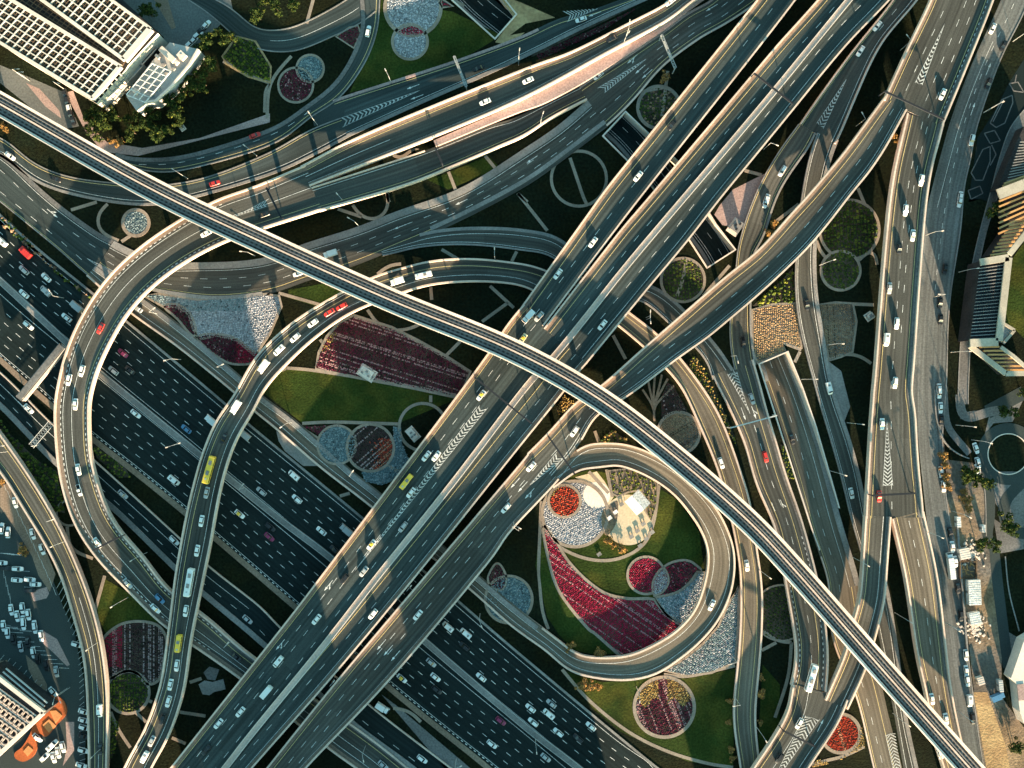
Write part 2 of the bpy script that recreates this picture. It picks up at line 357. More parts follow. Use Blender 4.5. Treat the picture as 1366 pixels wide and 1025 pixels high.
SV = road('service_road', 'Z -60,452 0,495 I 260,240 480,430 940,850 M 1060,0 1366,240 N 130,310 580,700 1000,1024 Z 690,1090', 'Z -60,496 I 0,170 290,470 560,680 890,1000 M 1010,140 1320,400 N 480,800 780,1024 Z 620,1085', .05,
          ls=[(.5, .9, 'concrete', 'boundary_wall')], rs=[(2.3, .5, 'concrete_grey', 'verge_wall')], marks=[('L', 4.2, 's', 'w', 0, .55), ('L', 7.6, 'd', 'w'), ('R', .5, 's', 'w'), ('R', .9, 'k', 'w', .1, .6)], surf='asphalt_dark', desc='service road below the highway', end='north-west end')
strip('footway', 'Z -70,420 E 0,872 I 95,12 270,165 455,315 940,702 N 690,625 1200,1040 Z 720,1092', 2.4, -.05, .2, 'paving_brown')
strip('footway', 'Z -60,222 E 0,140 215,332 490,555 1040,1012 J 5,282 555,735 N 1005,158 1370,472 O 738,1016 Z 950,1076', 1.0, -.05, .3, 'concrete_grey')
N1 = road('carriageway', 'Z -60,180 A 0,765 190,940 E 330,110 500,230 600,285', 'Z -60,222 E 0,75 130,180 300,320 430,440', .05, ls=[pave], rs=[kerb],
          marks=[('L', 2.6, 's', 'w'), ('R', 3.6, 'd', 'w'), ('L', 6.4, 'd', 'w'), ('R', .8, 's', 'y')], desc='curved road beside the highway', end='top left end', surf='asphalt')
V3 = road('slip_road', 'E 600,285 700,330 820,380 960,380 1200,375 1366,350 F 250,285 520,200 720,120 1050,0 B 1366,750 C 240,640 390,510', 'E 470,385 580,460 750,520 900,550 1100,570 1366,540 F 250,480 500,400 720,310 980,200 1366,0 C 300,790 502,637',
          [(0, .05), (.75, .05), (1, .8)], ls=[(3.0, .16, 'concrete_grey', 'pavement')], rs=[(1.6, .16, 'concrete_grey', 'pavement', 0, .30), (1.8, .16, 'concrete_grey', 'pavement', .62, 1)],
          marks=[('L', 3.7, 's', 'w'), ('R', 2.1, 's', 'y'), ('C', .45, 'd', 'w'), ('C', .68, 'd', 'w')], surf='asphalt_mid', desc='sweeping slip road above the gardens', end='left end')
V4 = road('slip_road', 'F 720,270 850,228 1000,205 1180,200 1366,212 G 270,262 Z 800,365 q 520,458 770,652 950,850 1080,1020 t 342,206', 'F 560,372 640,350 820,308 1000,293 1180,300 1366,325 G 215,355 Z 800,395 q 420,575 650,765 840,935 930,1050 t 165,252',
          .03, ls=[(1.4, .16, 'concrete_grey', 'pavement', .1, 1)], rs=[(.7, .5, 'concrete_grey', 'barrier')], marks=[('L', 3.0, 's', 'w'), ('R', 1.4, 's', 'w')], surf='asphalt_mid', desc='slip road under the flyovers', end='left end', dz=0)
LRt = road('slip_road', 'Z 1222,-60 D 700,0 470,290 r 600,30', 'Z 1262,-60 D 830,0 640,230 500,530 r 905,150', [(0, 7.0), (1, 4.5)], label='ramp descending beside the diagonal viaduct at the top right', cat='ramp', via=V, ls=[PAR], rs=[PAR],
           marks=[('L', 1.2, 's', 'y'), ('R', 1.9, 's', 'w'), ('C', .45, 'd', 'w', 0, .5)], e1=4, dz=-.03, surf='asphalt_mid', desc='forked ramp beside the diagonal viaduct', end='top end')
LB = road('slip_road', 'r 600,28 480,190 345,410 240,640 150,900 s 130,150 75,610 80,800 110,1024 t 345,206', 'r 728,108 690,200 560,380 460,540 390,720 330,930 s 250,140 240,480 245,750 290,1024 t 500,140', [(0, 4.5), (.4, .9), (1, .1)], ls=[kerb], rs=[(.8, .5, 'concrete_grey', 'barrier')],
          marks=[('L', 1.0, 's', 'y'), ('R', 1.6, 's', 'y')], surf='asphalt_mid', desc='left fork under the flyover', end='top end')
RB = road('slip_road', 'r 735,108 700,200 640,450 610,640 s 570,200 575,480 620,760 700,1024 t 950,330 1060,700 1150,1024 u 990,400 1075,680 Z 1160,790 1172,850 P 700,700 755,1024 Z 1220,1095', 'r 905,150 830,350 s 735,0 735,250 745,450 800,750 t 1060,200 1130,470 1190,610 1300,1000 Z 1158,690 1170,735 1185,781 P 740,500 Z 1209,953 1225,1025 1241,1095', [(0, 4.5), (.3, 1.0), (.5, .1), (1, .1)],
          ls=[(.7, .6, 'concrete_grey', 'barrier', 0, .72)], rs=[(1.7, .3, 'concrete_grey', 'pavement')], marks=[('L', 1.3, 's', 'w'), ('R', 2.4, 's', 'w')], sm=30, surf='asphalt_mid', desc='right fork under the flyover', end='top end')
U = road('carriageway', 't 165,250 250,400 370,640 440,820 u 215,0 300,230 420,480 v 495,0 550,300 580,500 560,750 w 318,345', 't 500,140 580,480 650,720 745,1024 u 600,350 735,820 v 800,270 825,480 820,650 w 572,488', [(0, .1), (.45, .6), (.7, 3.5), (1, 5.8)],
         ls=[(.75, 1.0, 'concrete', 'parapet'), (1.1, .1, 'shoulder', 'hard_shoulder')], rs=[(.75, 1.0, 'concrete', 'parapet'), (1.0, .1, 'paving_grey', 'hard_shoulder')], label='two lane ramp climbing from the chevron fork to the lower right', cat='ramp', via=V, thick=1.2,
         marks=[('L', 2.9, 's', 'y'), ('R', 4.0, 's', 'y'), ('C', .5, 'd', 'w'), ('L', 2.1, 'k', 'w', .55, 1), ('R', 2.0, 'k', 'w', .55, 1)], e0=4, dz=-.03, sm=30, surf='asphalt_mid', desc='two lane ramp right of the loop', end='top end')
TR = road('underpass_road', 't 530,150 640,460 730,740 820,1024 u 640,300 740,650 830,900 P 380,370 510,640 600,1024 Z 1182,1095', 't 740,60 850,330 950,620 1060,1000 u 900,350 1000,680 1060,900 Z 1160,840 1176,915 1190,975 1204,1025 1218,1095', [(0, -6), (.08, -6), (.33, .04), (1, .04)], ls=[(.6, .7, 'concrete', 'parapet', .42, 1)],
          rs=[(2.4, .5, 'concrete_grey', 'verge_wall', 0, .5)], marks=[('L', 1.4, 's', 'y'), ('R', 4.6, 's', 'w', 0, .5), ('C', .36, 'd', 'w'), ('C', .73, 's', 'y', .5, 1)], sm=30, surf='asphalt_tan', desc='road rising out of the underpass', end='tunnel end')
_c = crom(pts('Z 560,-80 630,0 673,36 745,97 820,166 849,195 938,310 961,345 1031,478 1040,505')); _d = np.gradient(_c, axis=0); _d /= np.linalg.norm(_d, axis=1)[:, None]; _n = np.stack([_d[:, 1], -_d[:, 0]], -1)*20
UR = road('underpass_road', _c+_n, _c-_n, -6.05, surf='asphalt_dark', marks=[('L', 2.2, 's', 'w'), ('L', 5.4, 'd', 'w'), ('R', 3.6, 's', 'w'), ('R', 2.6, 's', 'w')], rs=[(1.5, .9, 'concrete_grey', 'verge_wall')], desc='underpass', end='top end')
T1 = road('slip_road', 'Z -50,172 A 0,690 150,810 300,880 480,915 800,935 1050,895 1366,770 B 270,660 432,597', 'Z -50,200 A 0,790 190,930 E 450,60 740,95 A 980,1005 1366,890 B 300,790 477,694', .05, ls=[kerb], rs=[(1.2, .16, 'concrete_grey', 'pavement')],
          marks=[('L', 1.3, 's', 'y'), ('R', 2.2, 's', 'w')], desc='road crossing under the railway, upper left', end='left end')
T2 = road('access_road', 'A 560,760 620,790 800,800 1000,770 1366,650 B 250,540 400,420 490,280 540,130 530,0 Z 478,-50', 'A 600,830 700,860 900,870 1366,740 B 290,590 430,500 560,320 620,160 635,0 Z 508,-50', .05, ls=[(1.8, .16, 'paving_grey', 'pavement')], rs=[kerb],
          marks=[('L', 3.0, 'd', 'w', 0, .6), ('R', 1.6, 's', 'y')], desc='access road curving to the top edge', end='left end')
T12 = road('slip_road', 'B 387,510 440,490 1000,310 1366,175 C 240,95 400,55 640,-30', 'B 477,694 860,520 1270,340 C 400,135 700,0 860,-75', .04, ls=[(1.2, .16, 'paving_pink', 'pavement', 0, .6)], rs=[(1.6, .16, 'concrete_grey', 'pavement')], e1=30,
           marks=[('L', 2.0, 's', 'y'), ('R', 2.2, 's', 'w')], desc='merging road along the top', end='left end')
T3 = road('access_road', 'B -330,-60 -130,30 0,140 130,150 260,110 460,0 Z 500,-30', 'B -440,-60 -250,60 -60,220 60,260 200,265 400,185 530,125', .045, ls=[kerb], rs=[kerb], marks=[('C', .5, 's', 'w', .5, .95)], desc='hotel access road at the top', end='left end')
ER = road('road', 'Z 1352,-50 D 1250,0 1100,330 985,640 880,1024 H 870,0 800,1000 L 815,200 870,700 P 900,0 965,380 1030,850 1060,1024 Z 1300,1085', 'Z 1392,-50 D 1366,70 1250,300 1130,640 1100,800 H 1065,0 1050,200 990,600 975,1024 L 955,350 985,700 P 1045,0 1080,400 1110,650 1165,1024 Z 1328,1085', .04, surf='asphalt_old',
          rs=[kerb], marks=[('C', .5, 'h', 'w', .05, .4), ('L', 4.4, 's', 'w', .1, .3)], desc='dusty far right road', end='top end')
EP = road('footpath', 'D 1450,420 1366,560 1290,640 1180,1024 H 1110,350 1050,700 1030,1024 L 1030,150', 'D 1500,480 1366,700 1270,850 H 1250,0 1170,250 1110,600 1085,1024 L 1085,150', .05, surf='paving_grey', ls=[(.4, .2, 'concrete_grey', 'kerb')], rs=[(.4, .2, 'concrete_grey', 'kerb')], desc='footpath')

# ------------------------------------------------------------------ viaducts and ramps
D23 = road('diagonal_viaduct', 'G 172,714 560,215 690,63 C 1366,210 D 0,350 320,0 Z 1136,-60', 'G 392,890 700,515 900,275 r 0,610 320,220 500,0 D 460,240 690,0 Z 1234,-60', 9.5, label='twin carriageway of the diagonal viaduct, upper right half with central reservation', cat='viaduct', via=V,
           ls=[PAR, SHO], rs=[PAR, SHO], marks=[('L', 3.4, 's', 'y'), ('L', 7.6, 'd', 'w'), ('R', 3.0, 's', 'w'), ('R', 7.6, 'd', 'w')], desc='twin carriageway viaduct', end='top end')
D1 = road('diagonal_viaduct', 'G 53,612 490,0 C 430,1024 1250,0 Z 1052,-60', 'G 168,708 460,320 690,20 C 1366,110 Z 1105,-60', 9.2, label='single carriageway of the diagonal viaduct left of the black gap', cat='viaduct', via=V, ls=[PAR, SHO], rs=[PAR, SHO],
          marks=[('L', 3.6, 's', 'y'), ('R', 1.8, 's', 'w'), ('R', 5.9, 'd', 'w')], desc='left diagonal viaduct', end='top end')
DL = road('diagonal_viaduct', 'G 53,612 0,670 J 1100,0 330,1024 M 1366,385 860,1024 Z 170,1098', 'G 392,890 330,960 K 270,95 0,430 N 860,0 430,520 0,1010 Z 285,1085', 9.4, label='broad lower half of the diagonal viaduct crossing the highway', cat='viaduct', via=V, ls=[PAR, SHO], rs=[PAR, SHO],
          marks=[('L', 2.3, 's', 'y'), ('L', 6.0, 'd', 'w'), ('L', 9.7, 'd', 'w', .0, .95), ('R', 2.3, 's', 'w'), ('R', 6.2, 'd', 'w'), ('R', 9.9, 's', 'y'), ('L', 15.4, 'd', 'w', .3, 1)], e0=4, dz=-.03, desc='broad diagonal viaduct', end='top end')
medline = pts('Z 1182,-60 D 480,0 0,585 G 640,340 400,640 230,850 J 1366,70 1000,550 620,1024 N 340,415 0,830 Z 300,1025 236,1105')
for nm_, off, wd_, z1_ in (('median', 0, 2.7, .22),): mo, _ = strip('median', medline, 2.7, -.04, .25, 'concrete', z=9.55, kind='structure')
for sgn in (1, -1):
    mb = MB(); loft(mb, mo, np.full(mo.N, sgn*1.2+.16), np.full(mo.N, sgn*1.2-.16), .25, .85)
    tag(mb.build('median_barrier', M['concrete_pale']), 'low concrete barrier on the %s side of the viaduct median' % ('upper left' if sgn > 0 else 'lower right'), 'barrier')
V1 = road('viaduct', 'B 237,843 560,680 1366,350 C 300,270 600,120 800,15 Z 930,-30', 'B 277,948 900,700 1366,500 C 500,270 800,110 930,8 Z 980,-30', [(0, 8.2), (.4, 7), (1, 4.5)], label='upper of the two viaduct arms above the pink strip', cat='viaduct', via=V, ls=[PAR, SHO], rs=[PAR, SHO],
          marks=[('L', 2.4, 's', 'y'), ('R', 2.0, 's', 'w'), ('C', .5, 's', 'w', 0, .2)], surf='asphalt_mid', desc='upper viaduct arm', end='left end')
V2 = road('viaduct', 'B 283,952 600,850 910,745 1366,560 C 0,610 353,433', 'Z 427,282 B 740,950 950,870 1366,690 C 180,620 300,555 390,510', [(0, 8.2), (.4, 6), (.8, 2.4), (1, 1.0)], label='lower of the two viaduct arms below the pink strip', cat='viaduct', via=V, ls=[(.5, .9, 'concrete', 'parapet', 0, .42)], rs=[PAR],
          marks=[('L', 1.4, 's', 'w'), ('R', 2.0, 's', 'y')], surf='asphalt_mid', desc='lower viaduct arm', end='left end')
V23 = road('carriageway', 'C 353,433 760,170 900,60 1020,0 Z 985,-40', 'C 502,637 640,500 780,335 960,200 1100,120 1280,0 Z 1055,-40', [(0, .9), (1, .4)], ls=[(1.0, .16, 'paving_pink', 'pavement')], rs=[(.8, .4, 'concrete', 'barrier')], marks=[('L', 2.2, 's', 'y'), ('R', 2.0, 's', 'y'), ('C', .7, 'd', 'w'), ('C', .42, 'd', 'w', .35, 1)], e0=4, dz=-.03, surf='asphalt_mid', desc='joined road at the top', end='left end')
PK = ribbon('B 905,712 1366,505 C 500,275 800,113 925,12 Z 960,-20', 'B 915,742 1366,556 C 0,606 353,430 760,168 900,58 Z 980,-30', [(0, 7), (.45, 4.6), (1, 2.6)]); mb = MB(); loft(mb, PK, PK.w/2, -PK.w/2, -1.6, .05, absbot=-1); tag(mb.build('paved_strip', M['paving_pink']), 'pink paved strip filling the gap between the two viaduct arms', 'paved strip')
R4 = road('curved_ramp', 'Z 427,282 F 60,205 E 1160,270 960,370 780,500 650,640 560,790 500,920 470,1020 I 455,150 460,380 490,520 545,680 620,800 720,910 800,1020 M 870,130 1060,270 1280,460 N 480,790 760,1005 Z 610,1080', 'B 237,843 0,945 A 1090,1015 E 870,190 700,310 560,440 450,590 370,740 320,880 290,1020 I 275,180 290,420 320,590 380,760 460,890 560,1010 M 620,100 760,240 850,320 1200,560 N 380,930 560,1060 Z 535,1080',
          [(0, 8.2), (.3, 8), (.55, 8), (.68, 5), (.78, 1.5), (.84, .15), (1, .12)], label='long curved viaduct ramp bending round the far left side', cat='ramp', via=V, thick=1.5, ls=[(.75, 1.0, 'concrete', 'parapet'), (1.0, .12, 'paving_grey', 'hard_shoulder')], rs=[(.75, 1.0, 'concrete', 'parapet'), (1.5, .12, 'shoulder', 'hard_shoulder')],
          marks=[('L', 2.9, 's', 'y', 0, 1), ('C', .52, 's', 'w'), ('R', 3.5, 's', 'w'), ('L', 1.9, 'k', 'w', .1, .7), ('R', 2.5, 'k', 'w', .1, .7)], e0=4, dz=-.03, surf='asphalt_mid', desc='curved ramp on the left', end='top end')
R5 = road('curved_ramp', 'Z 790,392 G 170,413 0,378 F 1100,360 900,370 700,420 600,450 440,530 250,640 120,740 0,860 I 1230,20 1180,110 1100,220 1030,380 980,550 940,720 910,880 885,1024 M 870,180 845,380 820,560 780,700 720,850 625,1024 Z 140,1090', 'Z 770,424 G 110,522 0,490 F 1100,480 900,495 800,520 600,590 450,660 300,770 180,880 50,1024 I 1290,180 1200,330 1140,500 1100,680 1075,830 1035,1024 M 1010,180 970,380 940,600 900,750 840,900 770,1024 Z 178,1090',
          [(0, .6), (.1, 1), (.25, 5), (.36, 8), (.5, 9.5), (.9, 9.5), (1, 8)], label='second curved viaduct ramp with queue of cars between garden and lower left', cat='ramp', via=V, thick=1.4, ls=[(.75, 1.0, 'concrete', 'parapet')], rs=[(.75, 1.0, 'concrete', 'parapet')],
          marks=[('L', 3.2, 's', 'y'), ('R', 3.2, 's', 'w'), ('L', 1.5, 's', 'w', .3, 1)], surf='asphalt_mid', desc='second curved ramp', end='top end')
R5b = road('slip_road', 'Z 762,360 800,386 q 340,668 560,828 G 870,868 980,1020 t 0,190 120,330 260,600 400,1000 u 240,290 280,640 v 325,0 320,400 290,750 270,1020 O 1268,1024 Z 1022,1090', 'Z 750,390 785,408 q 255,770 440,930 G 790,920 880,1024 t 0,480 80,640 220,980 u 60,350 95,480 150,800 v 150,350 120,700 95,1020 O 1165,1024 Z 995,1090',
           [(0, .5), (.5, .6), (1, .5)], ls=[(.75, 1.0, 'concrete', 'parapet')], rs=[(.75, 1.0, 'concrete', 'parapet')], marks=[('L', 2.4, 's', 'y'), ('R', 2.0, 's', 'y')], sm=30, surf='asphalt_tan', desc='slip road hugging the loop', end='top end')
R78 = road('viaduct', 'Z 1262,-60 D 890,0 780,230 661,490', 'Z 1345,-60 D 1210,0 1100,280 955,630', 11.5, label='wide viaduct at the top right before it forks', cat='viaduct', via=V, ls=[PAR, (1.2, .12, 'shoulder', 'hard_shoulder')], rs=[PAR, (1.2, .12, 'paving_grey', 'hard_shoulder')],
           marks=[('L', 2.6, 's', 'y'), ('R', 2.9, 's', 'y'), ('L', 7.2, 'd', 'w'), ('R', 6.8, 'd', 'w'), ('R', 10.6, 'd', 'w'), ('R', 2.0, 'k', 'w')], e1=4, dz=-.03, surf='asphalt_mid', desc='wide viaduct before the fork', end='top end')
R7 = road('flyover', 'D 661,488 600,570 430,800 240,1024 r 600,640 300,980 G 1080,460 690,800 K 460,55 330,140 195,290 75,412', 'D 768,563 640,790 480,1010 r 1050,500 720,920 s 480,250 240,470 0,670 q 950,850 700,1024 K 600,110 440,210 352,358 232,507', [(0, 11.5), (.35, 11.5), (.7, 10.5), (1, 9.5)], label='flyover sweeping from the upper right fork towards the loop', cat='flyover', via=V, ls=[PAR, SHO], rs=[PAR+(0, .915)],
          marks=[('L', 3.4, 's', 'y'), ('R', 2.2, 's', 'w'), ('R', 1.2, 's', 'w'), ('C', .55, 'd', 'w')], surf='asphalt_mid', desc='sweeping flyover', end='top end')
R7L = road('flyover', 'K 75,412 0,490 J 1366,420 N 480,500 60,1020 Z 296,1098', 'K 182,606 0,800 N 1170,0 690,570 260,1024 Z 346,1098', 9.5, label='lower flyover parallel to the broad diagonal viaduct', cat='flyover', via=V, ls=[PAR, SHO], rs=[PAR, SHO],
           marks=[('L', 2.6, 's', 'y'), ('R', 2.0, 's', 'w'), ('L', 6.2, 'd', 'w'), ('L', 9.7, 'd', 'w', .15, 1)], e0=16, dz=-.03, sm=3, surf='asphalt_mid', desc='lower flyover', end='upper end')
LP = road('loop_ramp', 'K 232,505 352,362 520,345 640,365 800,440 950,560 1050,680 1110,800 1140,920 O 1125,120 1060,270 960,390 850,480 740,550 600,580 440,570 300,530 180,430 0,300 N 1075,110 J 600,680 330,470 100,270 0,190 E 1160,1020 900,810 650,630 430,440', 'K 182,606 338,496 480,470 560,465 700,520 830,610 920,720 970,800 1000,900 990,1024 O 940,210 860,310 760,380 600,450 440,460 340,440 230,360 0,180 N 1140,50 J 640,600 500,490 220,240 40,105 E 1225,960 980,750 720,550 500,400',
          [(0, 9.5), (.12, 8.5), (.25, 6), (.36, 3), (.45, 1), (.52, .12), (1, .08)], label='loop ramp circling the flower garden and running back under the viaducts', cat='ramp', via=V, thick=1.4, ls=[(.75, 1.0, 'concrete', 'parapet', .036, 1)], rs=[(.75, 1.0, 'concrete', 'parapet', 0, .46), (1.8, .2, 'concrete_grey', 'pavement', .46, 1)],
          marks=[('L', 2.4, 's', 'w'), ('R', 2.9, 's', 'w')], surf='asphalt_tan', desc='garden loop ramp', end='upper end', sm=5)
R8 = road('viaduct', 'D 772,563 680,1024 H 600,1024 L 600,0 558,720', 'D 955,632 870,1024 H 800,1000 L 805,0 825,400 855,700', [(0, 11.5), (1, 10.5)], label='busy right hand viaduct with queue of white cars', cat='viaduct', via=V, ls=[PAR, (1.3, .12, 'shoulder', 'hard_shoulder')], rs=[PAR, (1.2, .12, 'paving_grey', 'hard_shoulder')],
          marks=[('L', 2.9, 's', 'y'), ('R', 2.7, 's', 'y'), ('C', .47, 'd', 'w'), ('C', .62, 'd', 'w', 0, .55), ('L', 1.3, 'k', 'w'), ('R', 1.3, 'k', 'w')], e1=4, dz=-.03, surf='asphalt_mid', desc='busy right viaduct', end='top end')
R9 = road('viaduct', 'L 558,716 540,1010 P 525,180 480,330 460,430 358,668', 'L 690,716 668,1010 P 660,160 620,330 w 880,265 735,585', [(0, 10.5), (.5, 8.5), (1, 6)], label='left fork of the right hand viaduct passing under the railway', cat='viaduct', via=V, ls=[PAR, (1.2, .12, 'shoulder', 'hard_shoulder')], rs=[PAR, (1.0, .12, 'paving_grey', 'hard_shoulder')],
          marks=[('L', 2.6, 's', 'y'), ('R', 3.0, 's', 'w'), ('L', 1.2, 'k', 'w'), ('R', 1.2, 'k', 'w')], surf='asphalt_mid', desc='left fork of right viaduct', end='top end')
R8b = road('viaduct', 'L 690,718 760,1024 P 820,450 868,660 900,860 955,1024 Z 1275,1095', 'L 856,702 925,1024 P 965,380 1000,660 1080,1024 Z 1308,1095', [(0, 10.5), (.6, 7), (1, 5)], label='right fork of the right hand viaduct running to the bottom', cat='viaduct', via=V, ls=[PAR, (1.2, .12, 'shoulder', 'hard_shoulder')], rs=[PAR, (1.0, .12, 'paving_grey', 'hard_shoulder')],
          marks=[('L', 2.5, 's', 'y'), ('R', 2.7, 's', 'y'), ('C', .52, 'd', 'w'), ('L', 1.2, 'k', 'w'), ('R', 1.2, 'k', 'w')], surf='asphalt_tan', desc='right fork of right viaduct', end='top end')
RX = road('viaduct', 'w 318,345 280,590 170,800 20,1020 Z 960,1095', 'w 735,585 600,790 440,1024 Z 1035,1095', 5.9, label='joined viaduct leaving at the bottom with long chevron island', cat='viaduct', via=V, ls=[PAR, SHO], rs=[PAR, (1.0, .12, 'paving_grey', 'hard_shoulder')], marks=[('L', 3.2, 's', 'y'), ('L', 7.6, 's', 'w'), ('R', 3.2, 's', 'w'), ('R', 1.2, 'k', 'w')], e0=4, dz=-.03, surf='asphalt_mid', desc='joined viaduct at the bottom', end='upper end')
BL = road('viaduct', 'Z -50,512 I 0,290 160,520 270,700 350,860 420,1024 M 480,230 525,430 550,680 545,1024 Z 142,1095', 'Z -50,574 I 0,490 120,680 230,860 310,1024 M 370,250 420,440 440,640 450,1024 Z 115,1095', 5.5, label='narrow curved viaduct beside the lower left car park', cat='viaduct', via=V, ls=[(.75, 1.0, 'concrete', 'parapet')], rs=[(.75, 1.0, 'concrete', 'parapet')],
          marks=[('L', 2.2, 's', 'y'), ('R', 2.6, 's', 'y'), ('C', .5, 's', 'w', .5, 1)], surf='asphalt_mid', desc='narrow viaduct beside the car park', end='top end')
# elevated railway
MTC = crom(pts('Z -60,106 0,139 197,250 360,328 522,401 680,466 796,530 900,609 995,692 1056,756 1174,890 1292,1023 1360,1098')); _d = np.gradient(MTC, axis=0); _d /= np.linalg.norm(_d, axis=1)[:, None]; _n = np.stack([_d[:, 1], -_d[:, 0]], -1)
MT = ribbon(MTC+_n*15.8, MTC-_n*15.8, 18, sm=20)

# ------------------------------------------------------------------ elevated railway
root = empty('railway_viaduct'); tag(root, 'elevated twin track railway viaduct crossing over every road', 'railway viaduct')
mb = MB(); loft(mb, MT, MT.w/2-.6, -MT.w/2+.6, -1.5, -.02); loft(mb, MT, 2.4, -2.4, -2.6, -1.5); mb.build('deck', M['concrete'], root)
surface(MT, np.full(MT.N, 4.0), np.full(MT.N, -4.0), .0, 'track_slab', M['ballast'], root)
for sg in (1, -1):
    mb = MB(); e = sg*MT.w/2; loft(mb, MT, e, e-sg*.35, -1.2, 1.25); loft(mb, MT, e-sg*.35, e-sg*1.15, -.5, .95); mb.build('parapet', M['concrete_pale'], root)
    mb = MB(); loft(mb, MT, e-sg*1.15, sg*3.75, -.4, .22); mb.build('walkway', M['concrete_grey'], root)
    for t in (-.72, .72):
        mb = MB(); loft(mb, MT, sg*2.0+t+.3, sg*2.0+t-.3, -.1, .16); mb.build('plinth', M['concrete_grey'], root)
        mb = MB(); loft(mb, MT, sg*2.0+t+.05, sg*2.0+t-.05, .1, .33); mb.build('rail', M['rail'], root)
mb = MB(); loft(mb, MT, .32, -.32, -.1, .34); mb.build('walkway', M['concrete'], root)
for sg in (1, -1):
    mb = MB(); loft(mb, MT, sg*3.42, sg*3.18, .22, .42); mb.build('conductor_rail', M['steel_dark'], root)

def piers(o, dr=1.0, step=32.0, capw=None):
    """round columns under a deck, left out where a lower road runs"""
    n = 0
    for sv in np.arange(14, o.s[-1]-8, step):
        for cand in (0, 5, -5, 10, -10):
            q = at(o, [sv+cand], [0.0])[0]; ok = q[2] > 3.2
            for r in ROADS:
                if r is o: continue
                d = np.hypot(r.c[:, 0]-q[0], r.c[:, 1]-q[1]); i = int(d.argmin())
                if d[i] < r.w[i]/2+dr+.6 and r.z[i] < q[2]-1.0: ok = False; break
                if d[i] < r.w[i]/2 and abs(r.z[i]-q[2]) < 1: ok = ok and True
            for c in CUTS:
                if inside(np.array([q[:2]]), cutpoly(c))[0]: ok = False
            if ok: break
        if not ok: continue
        mb = MB(); mb.cyl((q[0], q[1], -.5), (q[0], q[1], q[2]-1.4), dr, n=12); i = int(np.interp(sv+cand, o.s, np.arange(o.N)))
        nn = o.n[i]; w = (capw or o.w[i]*.34); mb.bar((q[0]-nn[0]*w, q[1]-nn[1]*w, q[2]-2.1), (q[0]+nn[0]*w, q[1]+nn[1]*w, q[2]-2.1), 1.5, .9)
        mb.build('pier', M['concrete'], o.root); n += 1
def inside(p, poly):
    p = np.asarray(p, float); poly = np.asarray(poly, float); r = np.zeros(len(p), bool); j = len(poly)-1
    for i in range(len(poly)):
        a, b = poly[i], poly[j]; c = ((a[1] > p[:, 1]) != (b[1] > p[:, 1]))
        with np.errstate(divide='ignore', invalid='ignore'): r ^= c & (p[:, 0] < (b[0]-a[0])*(p[:, 1]-a[1])/(b[1]-a[1]+1e-12)+a[0])
        j = i
    return r
MT.root = root; piers(MT, 1.1, 34, 2.2)
for o in ROADS:
    if o.via and o.name not in ('slip_road',): piers(o)

# underpass retaining walls: coping proud of the ground, lintels only where the tunnel runs on
WALLS = [(0, 'concrete retaining wall round the underpass mouth at the top edge', 0), (1, 'concrete retaining wall of the underpass opening left of the diagonal viaduct', 0),
         (2, 'concrete retaining wall of the underpass opening below the pink paving', 0), (3, 'concrete retaining wall of the long underpass ramp beside the two lane ramp', 1)]
for ci, lab, opened in WALLS:
    poly = [np.array(q) for q in cutpoly(CUTS[ci])]; n = len(poly)
    A = sum(poly[i-1][0]*poly[i][1]-poly[i][0]*poly[i-1][1] for i in range(n)); sg = 1 if A > 0 else -1; ring = []
    for i in range(n):
        e1 = poly[i]-poly[i-1]; e2 = poly[(i+1) % n]-poly[i]; e1 /= np.linalg.norm(e1); e2 /= np.linalg.norm(e2)
        m = np.array([e1[1]+e2[1], -e1[0]-e2[0]])*sg; ring.append(poly[i]+m/max(.5, (m*m).sum())*1.1)
    mb = MB()
    for i in range(n):
        j = (i+1) % n
        if opened and i in (5, 6): continue
        d = poly[j]-poly[i]; d /= np.linalg.norm(d); zb = -1.3 if abs(d[0]*.55-d[1]*.83) < .55 else -7.2
        V = [(*poly[i], .8), (*poly[j], .8), (*ring[j], .8), (*ring[i], .8), (*poly[i], zb), (*poly[j], zb), (*ring[j], -.2), (*ring[i], -.2)]
        F = [(0, 3, 2, 1), (0, 1, 5, 4), (3, 7, 6, 2), (4, 5, 6, 7), (0, 4, 7, 3), (1, 2, 6, 5)]; mb.add(V, F if sg > 0 else [f[::-1] for f in F])
    tag(mb.build('retaining_wall', M['concrete_pale']), lab, 'retaining wall')

# ------------------------------------------------------------------ gardens
def plain(name, c, r=.9): return mat(name, c, r, None, (2.5, .3))
PAL = {
 'stone': [(.34, .345, .37), (.22, .23, .255), (.10, .105, .12), (.29, .30, .33)],
 'blue': [(.16, .215, .235), (.10, .145, .16), (.05, .068, .075), (.21, .26, .28)],
 'maroon': [(.070, .012, .024), (.10, .016, .034), (.30, .17, .18), (.022, .008, .010)],
 'red': [(.22, .012, .036), (.27, .018, .05), (.34, .15, .17), (.15, .010, .026)],
 'scarlet': [(.30, .035, .02), (.38, .06, .03), (.36, .16, .10), (.16, .02, .015)],
 'dim': [(.035, .022, .022), (.055, .028, .032), (.32, .235, .235), (.015, .012, .012)],
 'green': [(.030, .048, .012), (.052, .075, .016), (.018, .028, .010), (.075, .095, .02)],
 'lime': [(.085, .105, .016), (.12, .13, .02), (.04, .055, .012), (.15, .16, .03)],
 'ochre': [(.27, .17, .055), (.34, .23, .08), (.16, .10, .04), (.38, .29, .12)],
 'straw': [(.30, .19, .10), (.36, .25, .14), (.14, .085, .05), (.25, .16, .09)],
 'brown': [(.16, .105, .07), (.21, .14, .09), (.08, .055, .038), (.26, .18, .12)],
}
